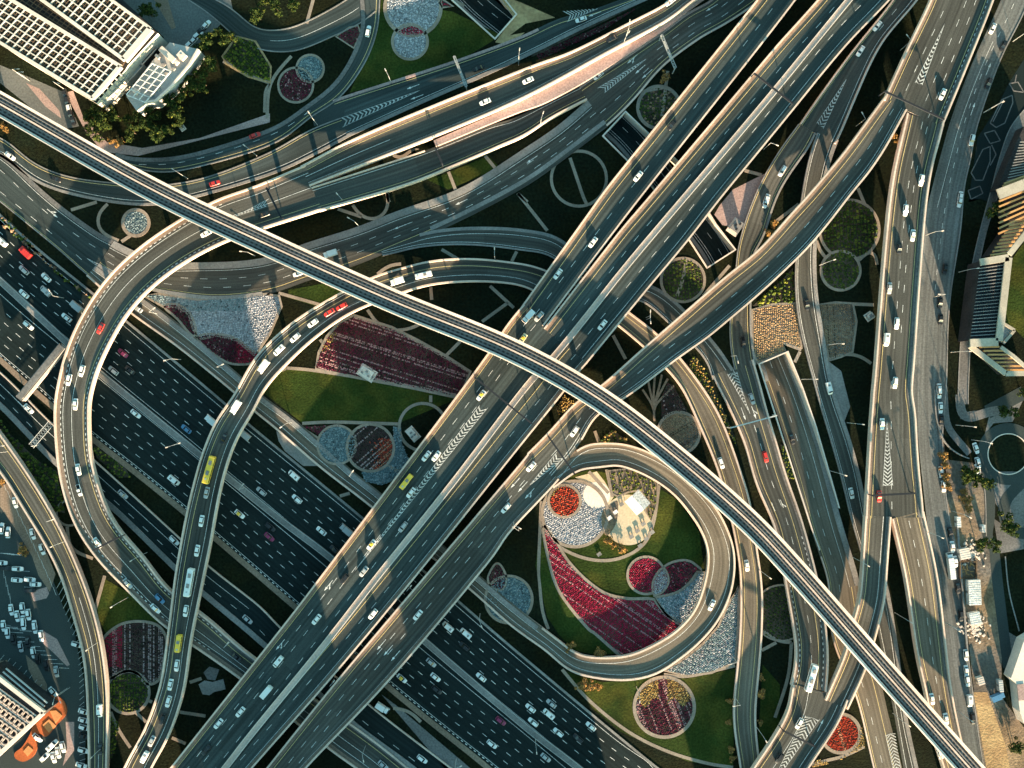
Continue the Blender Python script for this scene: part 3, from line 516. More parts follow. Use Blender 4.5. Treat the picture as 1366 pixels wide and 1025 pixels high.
PM = {k: [plain('plants_%s' % k, c) for c in v] for k, v in PAL.items()}
def circ(spec, r, n=48, sq=1.0):
    c = pts(spec)[0]; t = TILES[spec.split()[0]][2]; a = np.linspace(0, 2*math.pi, n, endpoint=False); return np.stack([c[0]+np.cos(a)*r/t, c[1]+np.sin(a)*r/t*sq], -1)
def closed(p, n=10):
    q = np.vstack([p[-1:], p, p[:2]]); out = []
    for i in range(1, len(q)-2):
        a, b, c, d = q[i-1:i+3]
        for t in np.linspace(0, 1, n, endpoint=False): out.append(.5*((2*b)+(c-a)*t+(2*a-5*b+4*c-d)*t*t+(3*b-a-3*c+d)*t**3))
    return np.array(out)
def kerbring(name, poly, w, z0, z1, material, parent=None):
    poly = np.array(poly); A = (np.roll(poly[:, 0], 1)*poly[:, 1]-poly[:, 0]*np.roll(poly[:, 1], 1)).sum()
    if A < 0: poly = poly[::-1]
    e = np.roll(poly, -1, 0)-np.roll(poly, 1, 0); e /= np.linalg.norm(e, axis=1)[:, None]+1e-9; out = poly+np.stack([e[:, 1], -e[:, 0]], -1)*w; n = len(poly)
    V = [(*q, z1) for q in poly]+[(*q, z1) for q in out]+[(*q, z0) for q in out]+[(*q, z0) for q in poly]; F = []
    for i in range(n):
        j = (i+1) % n; F += [(i, n+i, n+j, j), (n+i, 2*n+i, 2*n+j, n+j), (2*n+i, 3*n+i, 3*n+j, 2*n+j), (3*n+i, i, j, 3*n+j)]
    mb = MB(); mb.add(V, F); return mb.build(name, M[material], parent)
def tufts(mb, poly, minus, sp, size, hgt, ang, rows, pick, z=.08):
    poly = np.array(poly); ca, sa = math.cos(ang), math.sin(ang); R = np.array([[ca, sa], [-sa, ca]]); q = poly@R.T
    xs = np.arange(q[:, 0].min(), q[:, 0].max(), sp*(.8 if rows else 1)); ys = np.arange(q[:, 1].min(), q[:, 1].max(), sp)
    X, Y = np.meshgrid(xs, ys); row = np.repeat(np.arange(len(ys)), len(xs)); p = np.stack([X.ravel(), Y.ravel()], -1)
    p += rng.uniform(-.5, .5, p.shape)*sp*np.array([.9, .25 if rows else .9]); w = p@R; k = inside(w, poly)
    for m in minus: k &= ~inside(w, m)
    w, row = w[k], row[k]; px = np.stack([w[:, 0]/S+683, 512.5-w[:, 1]/S], -1); md = pick(px, row)
    for (x, y), mi in zip(w, md):
        if mi < 0: continue
        s = size*random.uniform(.6, 1.2); h = hgt*random.uniform(.5, 1.2); a = random.random()*1.57; c, d = math.cos(a)*s, math.sin(a)*s
        mb.add([(x+c, y+d, z), (x-d, y+c, z), (x-c, y-d, z), (x+d, y-c, z), (x+random.uniform(-.2, .2)*s, y+random.uniform(-.2, .2)*s, z+h)], [(0, 1, 4), (1, 2, 4), (2, 3, 4), (3, 0, 4)], int(mi))
BEDP = {}
def bed(key, poly, pal, label, minus=(), sp=.72, size=.42, h=.42, ang=None, pal2=None, split=None, kerb=1.0, cat='flower bed', name='flower_bed', kmat='path', z=.0, soil='soil', stripe=0.0, w3=(.44, .36, .06, .14)):
    """planted bed: kerb ring, soil and rows of low plants; palette 2 where split(px) is true"""
    if soil == 'soil' and pal in ('stone', 'blue'): soil = {'stone': 'bed_grey', 'blue': 'bed_blue'}[pal]
    wp = P(poly, 0); BEDP[key] = wp; root = empty(name, (float(wp[:, 0].mean()), float(wp[:, 1].mean()), 0)); tag(root, label, cat); off = Vector((-root.location.x, -root.location.y, 0))
    mins = [BEDP[m] for m in minus]
    mb = MB(); mb.sheet([tuple(q) for q in wp], .06+z); n0 = len(PM[pal]); rows = ang is not None
    def pick(px, row):
        n = len(px); r = rng.choice(4, n, p=np.array(w3)/sum(w3))
        if stripe: r = np.where((rng.random(row.max()+1 if n else 1)[row] < stripe) & (rng.random(n) < .8), 2, np.where(r == 2, 0, r))
        if split is not None: r = np.where(split(px), r+n0, r)
        return r+1
    tufts(mb, wp, mins, sp, size, h, ang or 0, rows, pick, .06+z)
    mats = [M[soil]]+PM[pal]+(PM[pal2] if pal2 else []); ob = mb.build('planting', mats, root); ob.location = off
    if kerb: kr = kerbring('kerb', wp, kerb, 0, .2+z, kmat, root); kr.location = off
    return root
def patch(name, poly, z, material, kind='structure', smooth_=False):
    p = pts(poly) if isinstance(poly, str) else poly
    if smooth_: p = closed(p, 6)
    ob = MB().sheet([tuple(q) for q in P(p, 0)], z).build(name, M[material]); return tag(ob, kind=kind)
LAWN = [('K 165,700 180,560 400,480 700,540 860,640 960,800 985,1000 O 940,200 860,300 600,440 440,450 330,430 250,350 190,260 130,0', 1), ('B 640,0 600,200 480,470 1000,330 1250,180 1000,60', 0),
        ('F 60,960 150,920 300,930 1050,1060 J 740,240 240,245 120,150 40,90', 0), ('F 170,560 300,600 450,540 440,470 170,520', 0), ('B 940,890 1180,790 1240,850 980,960 850,900', 0),
        ('O 270,530 470,590 740,560 900,570 1140,520 1130,1024 900,990 560,840 420,720', 1), ('M 545,360 480,230 520,60 640,130 830,290 700,280', 0), ('O 1280,500 1250,1000 1290,980 1366,830 1366,600', 0), ('a4 500,260 579,150 579,720 520,660 455,630', 0)]
for i, (p, sm_) in enumerate(LAWN): patch('lawn', p, .012+.004*i, 'lawn')
patch('sand', 'B 1310,90 1215,215 1290,230 1366,165 C 0,180 80,120 230,90 60,15 -60,-30', .03, 'sand')
patch('paving', 'r 0,650 100,530 340,410 350,440 180,830 20,800 -40,720', .03, 'paving_pink')
patch('car_park', 'Z -60,560 0,610 a7 30,120 120,290 230,500 330,720 400,900 a2 520,60 590,420 605,700 590,1090 -200,1090', .02, 'asphalt')
patch('paving', 'a7 0,150 60,100 190,330 280,520 345,680 310,790 240,690 200,570 90,390 0,260', .03, 'paving_brown')
patch('paving', 'a7 190,790 290,760 305,800 290,830 210,850', .035, 'paving_pink'); patch('paving', 'a2 300,60 400,120 490,300 470,310 370,210 290,140', .035, 'paving_pink')
patch('paving', 'a2 460,700 520,700 520,900 440,1010 470,880', .03, 'paving_pink'); patch('paving', 'a2 180,230 260,300 330,440 330,520 270,480 200,330', .03, 'paving_brown')
patch('bare_ground', 'a5 170,340 250,480 420,500 490,690 525,800 515,1024 a6 545,200 590,540 620,830 P 1250,660 1366,820 1366,1050 1165,1050 1130,800 1100,520 1045,0 L 985,730 960,330', .022, 'dirt')
patch('bare_ground', 'P 1110,640 1180,640 1270,900 1300,1050 1180,1050', .034, 'sand')
patch('car_park', 'A 0,330 120,380 330,470 400,640 300,660 0,420', .02, 'asphalt_old'); patch('paving', 'A 130,420 200,450 300,560 310,600 230,540', .04, 'paving_pink')
patch('footpath', 'A 330,470 430,660 520,770 700,790 1366,620 1366,575 1010,700 720,750 540,720 420,590 370,460', .03, 'paving_pink')
patch('car_park', 'A 620,0 830,190 780,260 1000,250 1110,130 1180,60 1160,-40', .02, 'asphalt_old'); patch('paving', 'A 780,0 850,0 890,140 870,150', .03, 'paving_brown')
patch('car_park', 'a5 330,200 390,150 560,130 720,0 769,60 690,220 560,230 500,310 530,180 385,205', .02, 'paving_grey')
patch('paving', 'a5 470,640 560,560 769,560 769,1024 a6 560,60 600,300 769,270 769,200 650,60', .02, 'paving_grey'); patch('paving', 'a6 590,300 650,830 769,900 769,1100 640,1100', .018, 'paving_grey')
patch('paving', 'a2 -10,260 60,300 330,560 300,610 150,560 -10,400', .05, 'paving_brown')
patch('lay_by', 't 1045,120 1150,200 1218,470 1172,585 1130,470', .16, 'concrete_grey')
patch('paving', 'M 1005,600 1035,580 1075,588 1130,573 1142,625 1085,638 1060,655 1025,650', .06, 'concrete_grey'); patch('paving', 'M 1050,575 1030,540 1060,510 1110,525 1090,580', .05, 'paving_grey'); patch('paving', 'D 1366,300 1290,420 1220,560 1130,700 1085,1024 H 1085,60 1150,60 D 1190,1024 1260,760 1366,600', .03, 'asphalt_dark')  # last patch: dark paving, its tone also stands in for missing shade
patch('merge_area', 'B 285,575 330,545 387,500 460,485 450,620 300,640', .042, 'asphalt')
patch('service_yard', 'C 110,290 700,0 590,10 100,250', .03, 'soil')
patch('concrete_bank', 'J 108,285 150,310 325,462 245,462 150,385 120,335', .05, 'concrete_grey'); patch('paving', 'N 640,650 720,710 1090,1024 960,1024', .05, 'paving_grey')

ang = lambda dx, dy: math.atan2(-dy, dx)
def xlt(a): return lambda px: px[:, 0] < a
bed('b1', circ('B 800,40', 132), 'stone', 'big round bed of grey and white stones by the top edge', sp=.8, size=.5, h=.3, kerb=1.6)
bed('b2', circ('B 785,212', 82), 'stone', 'small round grey bed touching the big grey one from below', minus=['b1'], sp=.8, size=.5, h=.3, kerb=1.2)
bed('b3', pts('B 725,165 750,148 790,132 830,145 855,165 830,176 790,180 750,175'), 'red', 'small crimson lens where two grey circles overlap', z=.12, sp=.7, kerb=.6)
bed('b4', pts('B 945,0 1000,35 950,35 940,15'), 'red', 'crimson wedge beside the topmost underpass mouth', sp=.8, kerb=.8)
bed('b5', circ('B 280,348', 63), 'blue', 'round blue grey bed beside a dark maroon circle at the top', sp=.75, size=.48, h=.35, kerb=1.0)
bed('b6', circ('B 207,432', 82), 'maroon', 'round dark maroon bed beside the smaller blue grey circle', minus=['b5'], ang=ang(1, 0.1), kerb=1.0)
bed('b7', pts('B 415,185 480,145 520,135 532,170 500,240'), 'maroon', 'dark maroon triangle in the bend of the access road', kerb=.8)
bed('b8', pts('C 135,275 420,150 700,15 650,40 480,150 150,305'), 'maroon', 'narrow dark maroon strip between two roads at the top', kerb=0, h=.8)
bed('e1', circ('E 688,180', 58), 'blue', 'round blue grey bed alone inside a ring of path', sp=.8, size=.48, h=.3, kerb=1.4)
bed('e2', pts('E 730,545 800,545 1000,575 1366,545 F 60,548 120,555 130,600 70,740 30,800 0,850 E 1290,845 1200,770 1100,745 1010,765 985,720 960,640 900,600 830,600'), 'stone', 'large pale grey bed filling the wedge below the sweeping slip road', pal2='blue', split=lambda px: (px[:, 1] < 415)&(px[:, 0] < 330), ang=ang(1, .12), sp=.75, size=.45, h=.35, kerb=1.0)
bed('e3', closed(pts('E 840,605 900,600 955,640 985,710 975,745 900,660')), 'maroon', 'half round dark maroon bed left of its bigger twin', kerb=1.0, h=.7)
bed('e4', closed(pts('E 1010,770 1080,748 1180,765 1260,820 1300,850 1280,885 1150,880')), 'maroon', 'large half round maroon bed under the grey wedge', kerb=1.0, h=.7, pal2='red', split=lambda px: px[:, 0] > 315, ang=ang(1, .15))
bed('f1', pts('F 500,655 430,690 370,760 330,840 310,915 560,965 800,1010 1030,1060 1085,935 960,858 820,780 690,715'), 'maroon', 'large maroon field in straight pale streaked rows by the lawn', ang=ang(1, .32), sp=.75, stripe=.42, kerb=1.2, pal2='ochre', split=lambda px: (px[:, 0]-447+ (px[:, 1]-435)*.5 < rng.uniform(-5, 8, len(px)))&(px[:, 1] < 470), cat='flower field')
bed('j1', circ('J 415,355', 92), 'blue', 'round blue bed overlapped by the ring of the dark circle', sp=.75, size=.48, kerb=1.0, z=.1)
bed('j2', circ('J 585,370', 112), 'dim', 'round dark brown bed with diagonal streaks and rusty edge', minus=['j1'], ang=ang(.75, -.66), stripe=.2, kerb=1.2, z=.14, pal2='scarlet', split=lambda px: (px[:, 0]-505-rng.normal(0, 6, len(px)) > 0)&(px[:, 1] > 585))
bed('j3', pts('J 700,262 740,265 745,350 770,410 800,470 740,520 640,560 560,540 540,490 620,490 690,430 705,370'), 'blue', 'blue grey ground cover beside the round brown bed and viaduct', sp=.75, size=.48, kerb=0)
bed('j4', pts('J 250,262 470,255 400,262 330,310'), 'maroon', 'thin maroon corner between path and slip road', kerb=0)
bed('n1', closed(pts('N 1215,0 1185,60 1200,100 1250,115 1268,60 1240,0')), 'maroon', 'maroon leaf shaped bed at the viaduct edge below the loop', kerb=.9)
bed('n2', circ('O -5,170', 112), 'blue', 'round blue grey bed cut by the slip road left of the loop', sp=.75, size=.48, kerb=1.2)
BEDP['pl1'] = P(circ('K 440,610', 70), 0); BEDP['pl2'] = P(closed(pts('K 510,655 545,640 548,690 535,760 490,815 465,760 470,690')), 0); BEDP['k2'] = P(circ('K 277,640', 80), 0)
bed('k1', circ('K 330,705', 158), 'stone', 'largest round grey bed inside the loop garden', minus=['pl1', 'pl2', 'k2'], ang=ang(1, .5), sp=.75, size=.48, h=.35, kerb=1.4)
bed('k2', circ('K 277,640', 74), 'scarlet', 'round orange red bed set in the grey circle', ang=ang(1, .25), z=.15, kerb=1.2, sp=.8, pal2='ochre', split=lambda px: px[:, 0]-735+(px[:, 1]-665)*.8 < 0)
bed('k5', pts('K 500,490 620,478 745,545 740,660 715,740 690,690 690,620 660,580 600,590 545,612 522,600'), 'green', 'dotted shrub bed between the loop wall and tan plaza', sp=1.5, size=.62, h=.8, kerb=.8, soil='dirt', pal2='lime', split=lambda px: rng.random(len(px)) < .3, name='shrub_bed', cat='shrub bed')
bed('o1', np.vstack([crom(pts('g1 172,545 200,690 240,830 300,930 400,1050 O 440,340 570,456')), crom(pts('O 640,448 780,390 880,300')), crom(pts('O 800,262 755,215 728,178')), crom(pts('g1 700,912 590,912 480,885 380,815 290,720 235,630 190,560'))]), 'red', 'long crimson crescent bed sweeping through the loop garden', ang=ang(.8, .55), sp=.72, stripe=.25, kerb=1.3, cat='flower field')
bed('o2', circ('g1 690,788', 88), 'red', 'round crimson bed with grey lens in the loop garden', z=.1, ang=ang(.6, .8), kerb=1.1)
bed('o3', np.vstack([crom(pts('g1 735,888 748,800 790,745 850,720 910,722 970,765')), crom(pts('g1 945,765 900,825 840,868 745,892'))]), 'red', 'darker crimson wing beside the round crimson bed and loop wall', z=.1, ang=ang(.7, -.5), kerb=1.0, minus=['o2'], pal2='maroon', split=lambda px: rng.random(len(px)) < .7)
bed('o4', closed(pts('g1 732,880 726,835 742,790 775,755 796,790 796,830 770,868')), 'stone', 'grey lens between the two crimson wings', z=.22, kerb=.8)
bed('o5', np.vstack([crom(pts('g1 745,905 850,880 920,825 960,775')), pts('g1 985,770 O 960,150'), crom(pts('O 925,220 880,292 800,245 745,165'))]), 'stone', 'pale grey wedge between crimson crescent and loop wall', ang=ang(1, -.6), sp=.75, size=.48, kerb=1.0, pal2='blue', split=lambda px: rng.random(len(px)) < .4)
bed('o6', pts('O 1120,180 1155,100 1150,300 1135,485 1020,535 900,552 790,530 880,480 980,400 1060,310'), 'blue', 'large blue grey field between the loop and slip road', ang=ang(1, -.75), sp=.75, size=.48, kerb=1.0, cat='flower field', pal2='stone', split=lambda px: rng.random(len(px)) < .3)
bed('o7', circ('O 782,715', 143), 'maroon', 'round tricoloured bed of maroon, tan and red below the loop', ang=ang(.35, .93), sp=.75, stripe=.3, kerb=1.5, pal2='ochre', split=lambda px: (px[:, 1] < 937+6*np.sin(px[:, 0]*.25))&(abs(px[:, 0]-884) > 6))
bed('m1', closed(pts('M 525,380 600,310 690,288 790,305 835,370 825,470 800,570 745,590 700,540 640,525 550,560 530,470')), 'dim', 'fan shaped bed of vertical streaks, crimson left and rusty right', ang=ang(0, 1), sp=.75, stripe=.42, kerb=1.2, pal2='red', split=lambda px: (px[:, 0] < 163)&(px[:, 1] < 890))
bed('m2', circ('M 648,640', 100), 'green', 'round shrub bed, bright rows left and dark right', ang=ang(0, 1), sp=1.3, size=.75, h=.9, kerb=1.3, pal2='lime', split=lambda px: (px[:, 0] < 165)&(np.sin((px[:, 1])*.75) > -.5), name='shrub_bed', cat='shrub bed', minus=['m1'])
bed('p1', circ('w 690,760', 134), 'scarlet', 'round red bed tucked beside the joined viaduct at the bottom', ang=ang(.3, 1), stripe=.1, kerb=1.5)
bed('p2', pts('w 520,950 600,985 700,955 790,880 850,700 875,860 700,950 560,1000 470,1024'), 'ochre', 'straw coloured rim of planting around the round red bed', ang=ang(1, -.2), kerb=0)
bed('r1', circ('r 985,835', 215), 'green', 'large round dark green shrub bed right of the flyover', ang=ang(0.05, 1), sp=1.5, size=.85, h=1.2, kerb=1.2, name='shrub_bed', cat='shrub bed', pal2='lime', split=lambda px: rng.random(len(px)) < .06)
bed('r2', circ('s 917,235', 138), 'green', 'smaller round green bed overlapping the large shrub circle', minus=[], sp=1.2, size=.7, h=.6, kerb=1.2, z=.15, name='shrub_bed', cat='shrub bed')
bed('c1', circ('C 755,545', 98), 'green', 'round green brown bed at the edge of the left diagonal viaduct', sp=1.2, size=.7, kerb=1.5, pal2='brown', split=lambda px: rng.random(len(px)) < .35, name='shrub_bed', cat='shrub bed')
bed('q1', circ('q 745,420', 155), 'green', 'round green bed split by a path under the diagonal viaduct', ang=ang(.15, 1), sp=1.4, size=.7, kerb=1.2, pal2='lime', split=lambda px: (abs((px[:, 0]-912)) < 16)&(rng.random(len(px)) < .35)&(px[:, 1] < 375), name='shrub_bed', cat='shrub bed')
bed('s1', pts('s 255,535 400,500 570,490 590,600 615,820 480,780 500,850 400,880 290,930 258,830'), 'straw', 'straw coloured field in fine vertical rows above the underpass', ang=ang(0.05, 1), sp=.85, size=.45, kerb=1.0, cat='planted field', soil='dirt')
bed('s2', pts('s 755,495 880,485 1005,490 1030,620 1000,850 920,880 840,915 790,720'), 'brown', 'brown striped bed right of the fork under the flyover', ang=ang(0.04, 1), sp=.9, size=.45, kerb=1.0, cat='planted field', soil='dirt', stripe=.15)
bed('s3', pts('s 555,215 575,470 420,490 250,505 330,430 460,320'), 'lime', 'bright green leafy shrub patch under the flyover edge', sp=1.7, size=.95, h=1.4, kerb=0, pal2='green', split=lambda px: rng.random(len(px)) < .5, name='shrub_bed', cat='shrub bed')
bed('k6', circ('K 855,295', 98), 'brown', 'round brown striped bed left of the slip road above the railway', ang=ang(.85, -.5), sp=.9, size=.45, kerb=1.3, soil='dirt', stripe=.3)
bed('k7', pts('K 765,120 800,40 830,60 880,150 900,190 840,185 770,230'), 'dim', 'dark reddish bed above the round brown one', kerb=0)
bed('k8', pts('K 470,320 520,280 600,335 440,350'), 'ochre', 'yellow green cobbled planting under the railway by the loop', sp=1.2, size=.7, h=.6, kerb=0, pal2='green', split=lambda px: rng.random(len(px)) < .5)
bed('k9', pts('K 235,170 275,100 330,140 250,205'), 'ochre', 'small yellow flower patch between the two diagonal viaducts', kerb=0, h=.8)
bed('t1', pts('t 0,110 40,90 110,180 170,320 270,530 340,690 360,780 280,640 130,360 0,190'), 'ochre', 'yellow flowering strip between the slip road and ramp', sp=1.0, size=.6, h=.9, kerb=0, pal2='lime', split=lambda px: rng.random(len(px)) < .4)
bed('v1', circ('v 470,215', 205), 'green', 'dark circle of diagonal shrub rows right of the slip road', ang=ang(.8, .55), sp=1.4, size=.6, kerb=.8, name='shrub_bed', cat='shrub bed', w3=(.3, .1, .6, 0))
bed('t2', pts('t 690,760 730,760 800,1020 740,1020'), 'lime', 'thin bright green strip beside the underpass ramp', sp=1.0, size=.6, h=.7, kerb=0, pal2='green', split=lambda px: rng.random(len(px)) < .5)
bed('a1', pts('A 1200,190 1290,215 1366,340 1366,415 1260,385 1150,320 1130,290'), 'green', 'clipped hedge rows curving along the hotel garden', ang=ang(.6, -.7), sp=1.3, size=.9, h=1.4, kerb=.9, pal2='lime', split=lambda px: rng.random(len(px)) < .3, name='shrub_bed', cat='shrub bed', kmat='sand')
bed('i1', pts('I 0,220 40,290 200,440 290,490 300,560 330,700 260,690 150,500 60,390 0,300'), 'green', 'dense low shrubs on the bank between two ramps at the left', sp=1.4, size=.95, h=1.3, kerb=0, pal2='lime', split=lambda px: rng.random(len(px)) < .08, name='shrub_bed', cat='shrub bed')
bed('i2', pts('I 470,350 640,480 660,520 600,520 490,420'), 'lime', 'yellow green shrubs on the verge of the wide highway', sp=1.2, size=.7, h=.9, kerb=0, pal2='green', split=lambda px: rng.random(len(px)) < .6, name='shrub_bed', cat='shrub bed')
bed('m3', pts('M 560,760 600,790 590,900 550,1020 548,900'), 'lime', 'bright green strip beside the narrow viaduct at the bottom left', sp=1.1, size=.7, h=.9, kerb=0, pal2='green', split=lambda px: rng.random(len(px)) < .4, name='shrub_bed', cat='shrub bed')
bed('m4', pts('E 0,150 60,180 200,330 330,460 480,570 460,570 300,450 150,310 60,235 0,190'), 'green', 'ragged shrubs along the upper edge of the highway', sp=1.5, size=.9, h=1.2, kerb=0, pal2='brown', split=lambda px: rng.random(len(px)) < .4, name='shrub_bed', cat='shrub bed')
patch('plaza', circ('K 440,610', 68), .075, 'concrete_pale'); patch('plaza', circ('K 600,735', 128), .05, 'plaza'); patch('plaza', 'K 330,520 440,490 480,540 525,620 500,660 400,560', .04, 'plaza')
mb = MB(); mb.sheet([tuple(q) for q in P(closed(pts('K 510,655 545,640 548,690 535,760 490,815 465,760 470,690')), 0)], .09); tag(mb.build('plaza', M['dirt']), kind='structure')
def path(line, w=1.4, z=.1, m='path'): o, ob = strip('footpath', line, w, -.05, z, m); return ob
def ring(spec, r, w=1.3, z1=.12, m='path'): ob = kerbring('footpath', P(circ(spec, r), 0), w, 0, z1, m); return tag(ob, kind='structure')
ring('C 350,905', 132); 
[path('K %s 728,160 732,235' % q, .9, .12+.01*i, 'paving_brown') for i, q in enumerate(('672,75 700,120', '700,30 712,90', '735,0 728,90', '770,0 750,90', '800,20 762,90', '830,55 780,110'))]; ring('J 850,265', 112); ring('I 350,700', 58, 1.0); 
for ln in ('C 305,800 380,1020 G 395,95', 'G 40,30 190,220', 'C 40,980 90,1024', 'F 945,315 1030,365', 'F 1325,325 1300,375', 'F 890,505 895,570', 'F 1190,500 1310,610', 'F 1280,585 1150,680', 'F 1040,780 965,855', 'F 570,620 620,690 700,725 790,715 840,690',
           'F 330,770 345,790', 'B 295,0 262,120', 'B 185,285 110,370 70,450 62,600', 'F 620,440 680,395 740,388', 'F 495,90 530,140 590,165 640,150 675,100 670,30', 'F 420,110 540,150', 'B 1165,790 1215,850', 'B 980,870 1015,960', 'B 665,975 680,1024', 'B 700,785 740,805 B 820,730 830,755',
           'E 545,85 500,130 495,200 530,240 600,270', 'E 660,245 615,275', 'E 360,115 490,75', 'F 160,915 320,930 800,1010 1030,1055', 'F 500,655 700,718 960,858 1090,935', 'F 120,535 330,595', 'F 60,960 160,915', 'J 240,247 400,240 730,250 ', 'J 890,105 890,140', 'J 250,280 330,330', 'J 660,450 700,475 725,490', 'J 430,615 480,600',
           'K 160,640 150,860 145,1024 O 150,80 165,230 195,320', 'K 165,740 200,830 300,900 430,940 560,930 680,860 730,740 755,560', 'O 265,525 400,680 600,840 800,940 1000,1000 1130,1020', 'O 780,550 900,560 1140,505', 'q 770,270 745,420 700,540', 'q 900,540 1100,310', 'q 215,840 310,1020', 'K 430,285 450,340', 'K 490,480 520,620', 'K 400,490 500,600',
           'M 480,230 530,50', 'M 745,605 800,570', 'M 750,680 770,690', 'M 560,740 600,830 660,920', 'M 685,740 740,790', 'M 870,870 940,900', 'M 910,740 1040,760', 'M 960,590 1020,570', 'v 330,350 440,430 545,440', 'v 320,500 430,440', 'v 545,440 520,700 420,1010', 's 1010,488 1170,495', 's 735,10 770,100 820,150', 's 1040,170 1170,70 1195,190', 's 500,790 620,835', 's 610,850 570,930', 's 840,910 930,870 1060,880 1150,940',
           'r 1190,790 1200,900 1170,960', 'r 1050,520 1100,640', 'r 190,385 320,420', 'r 430,770 600,640', 'w 470,1000 600,960 700,940 870,860', 'C 800,360 770,590', 'C 640,470 800,440', 'B 1060,30 1000,0', 'A 1366,425 1345,430 1340,570', 'A 1366,420 1250,380 1130,310', 'N 700,720 780,735 840,790', 'I 340,770 360,880 470,930'):
    path(ln)
for ln in ('a3 690,330 770,170 840,140 845,190 790,330 730,360 690,330', 'a3 710,320 780,180', 'a3 560,670 640,510 690,490 690,590 640,720 590,720 560,670', 'a3 650,400 720,380 760,450 690,470 650,400', 'a3 540,790 620,760 640,810 560,850 540,790', 'a3 820,60 880,50 920,120 850,110 820,60', 'a3 870,0 860,50', 'a3 700,480 730,545 690,620'):
    for a_, c_ in zip(pts(ln), pts(ln)[1:]): path(np.array([a_, c_]), .45, .1, 'paving_grey')
path('L 1040,100 1060,220 1180,190 1240,180', 4.0, .08, 'paving_grey'); path('L 960,60 975,250 1030,330 1090,400', 3.0, .1, 'paving_grey')
path('a5 155,0 165,200 220,360 330,450 390,470', .5, .8, 'concrete_grey'); path('a6 305,60 330,400 350,640 380,1020', .8, 1.0, 'concrete_grey')
# roundabout on the right
rc = np.array((1344.8, 605.9))
ra = np.linspace(0, 2*math.pi, 64, endpoint=False); rin = rc+np.stack([np.cos(ra), np.sin(ra)], -1)*26.5
kerbring('roundabout', P(rin, 0), 4.9, 0, .075, 'asphalt'); tag(bpy.data.objects['roundabout'], kind='structure'); tag(kerbring('kerb', P(rin, 0), .4, 0, .2, 'concrete_pale'), kind='structure')
for nm_, ln, w in (('road', 'a5 480,560 530,690 535,850 525,1024 a6 560,250 590,520 625,800 660,1080', 4.6), ('road', 'a5 769,620 640,760 640,900 700,980 800,980', 5.0), ('road', 'L 1180,190 1366,90', 6)): strip(nm_, ln, w, -.05, .065, 'asphalt')
strip('pavement', 'a6 640,320 665,560 735,830', .5, 0, .2, 'concrete_grey'); strip('kerb', 'a5 455,500 500,680 510,1000', .4, 0, .2, 'concrete_grey')

# bay lines of the car parks
def bays(line, n, d, L):
    c = resample(crom(pts(line)), n); d = np.array(d)/np.hypot(*d); mb = MB(); w = np.array((-d[1], d[0]))*.2
    for q in c: e = q+d*L; mb.sheet([tuple(r_) for r_ in P([q+w, e+w, e-w, q-w], 0)], .055)
    tag(mb.build('bay_marking', M['white']), kind='structure')
for ln, n, d, L in (('a7 20,110 120,310 240,560 330,760', 13, (.35, .94), 12), ('a7 380,720 440,900 480,1010', 8, (-.5, .87), 12), ('a2 560,30 585,300 590,560', 14, (-.75, .65), 8), ('a2 590,590 600,1000', 11, (-.9, .3), 8), ('a2 40,40 200,170 400,320', 10, (1, .05), 16), ('a2 30,230 180,330 330,470', 9, (-.62, .78), 15),
                    ('a7 0,550 70,560', 4, (1, .03), 14), ('a7 20,640 60,800', 4, (.1, 1), 14), ('a7 120,660 150,760', 3, (1, .05), 14), ('a2 -10,20 140,60', 4, (1, .05), 16)): bays(ln, n, d, L)

# ------------------------------------------------------------------ chevrons, arrows
def zsheet(mb, px, z, m=0):
    """small painted polygon: each corner rests on the road found under it"""
    v = [tuple(W3(x, y, z)) for x, y in px]; a = sum(v[i-1][0]*v[i][1]-v[i][0]*v[i-1][1] for i in range(len(v)))
    if a < 0: v = v[::-1]
    mb.add(v, [tuple(range(len(v)))], m)
def chevron(base, apex, n, fwd=1, wd=.42):
    bb = pts(base); A = pts(apex)[0]; b1, b2 = bb[0], bb[1]; b = onroad(*(.5*(b1+b2)*.97+.03*A)) or onroad(*(.5*(b1+b2)*.8+.2*A)); bt = b; z1 = bt[0].z[bt[1]] if bt else 0
    mid = (b1+b2)*.5; ln = np.linalg.norm(A-mid); hw = np.linalg.norm(b1-b2)*.5; mb = MB(); k = hw*.9/ln*fwd
    for i in range(n):
        t = (i+.3)/n*.9; th = wd/n*.8
        tb = onroad(*(mid+(A-mid)*t)); z = (tb[0].z[tb[1]] if tb else z1)+.045
        L = lambda u: b1+(A-b1)*min(u, .99); R = lambda u: b2+(A-b2)*min(u, .99); Mi = lambda u: mid+(A-mid)*min(max(u, 0), .99)
        dt = k*(1-t)
        zsheet(mb, [L(t), L(t+th), Mi(t+th+dt), Mi(t+dt)], z); zsheet(mb, [R(t), Mi(t+dt), Mi(t+th+dt), R(t+th)], z)
    for e_ in (b1, b2):
        dd = (A-e_)/np.linalg.norm(A-e_); nn_ = np.array((dd[1], -dd[0]))*.28; k_ = max(4, int(np.linalg.norm(A-e_)/12)); k_ = min(k_, 40)
        for i in range(k_):
            s0, s1 = e_+(A-e_)*(i/k_), e_+(A-e_)*((i+1)/k_); tb = onroad(*((s0+s1)/2))
            if tb: zsheet(mb, [s0+nn_, s1+nn_, s1-nn_, s0-nn_], tb[0].z[tb[1]]+.05)
    mb.build('chevron_marking', M['faded'], bt[0].root if bt else R4.root)
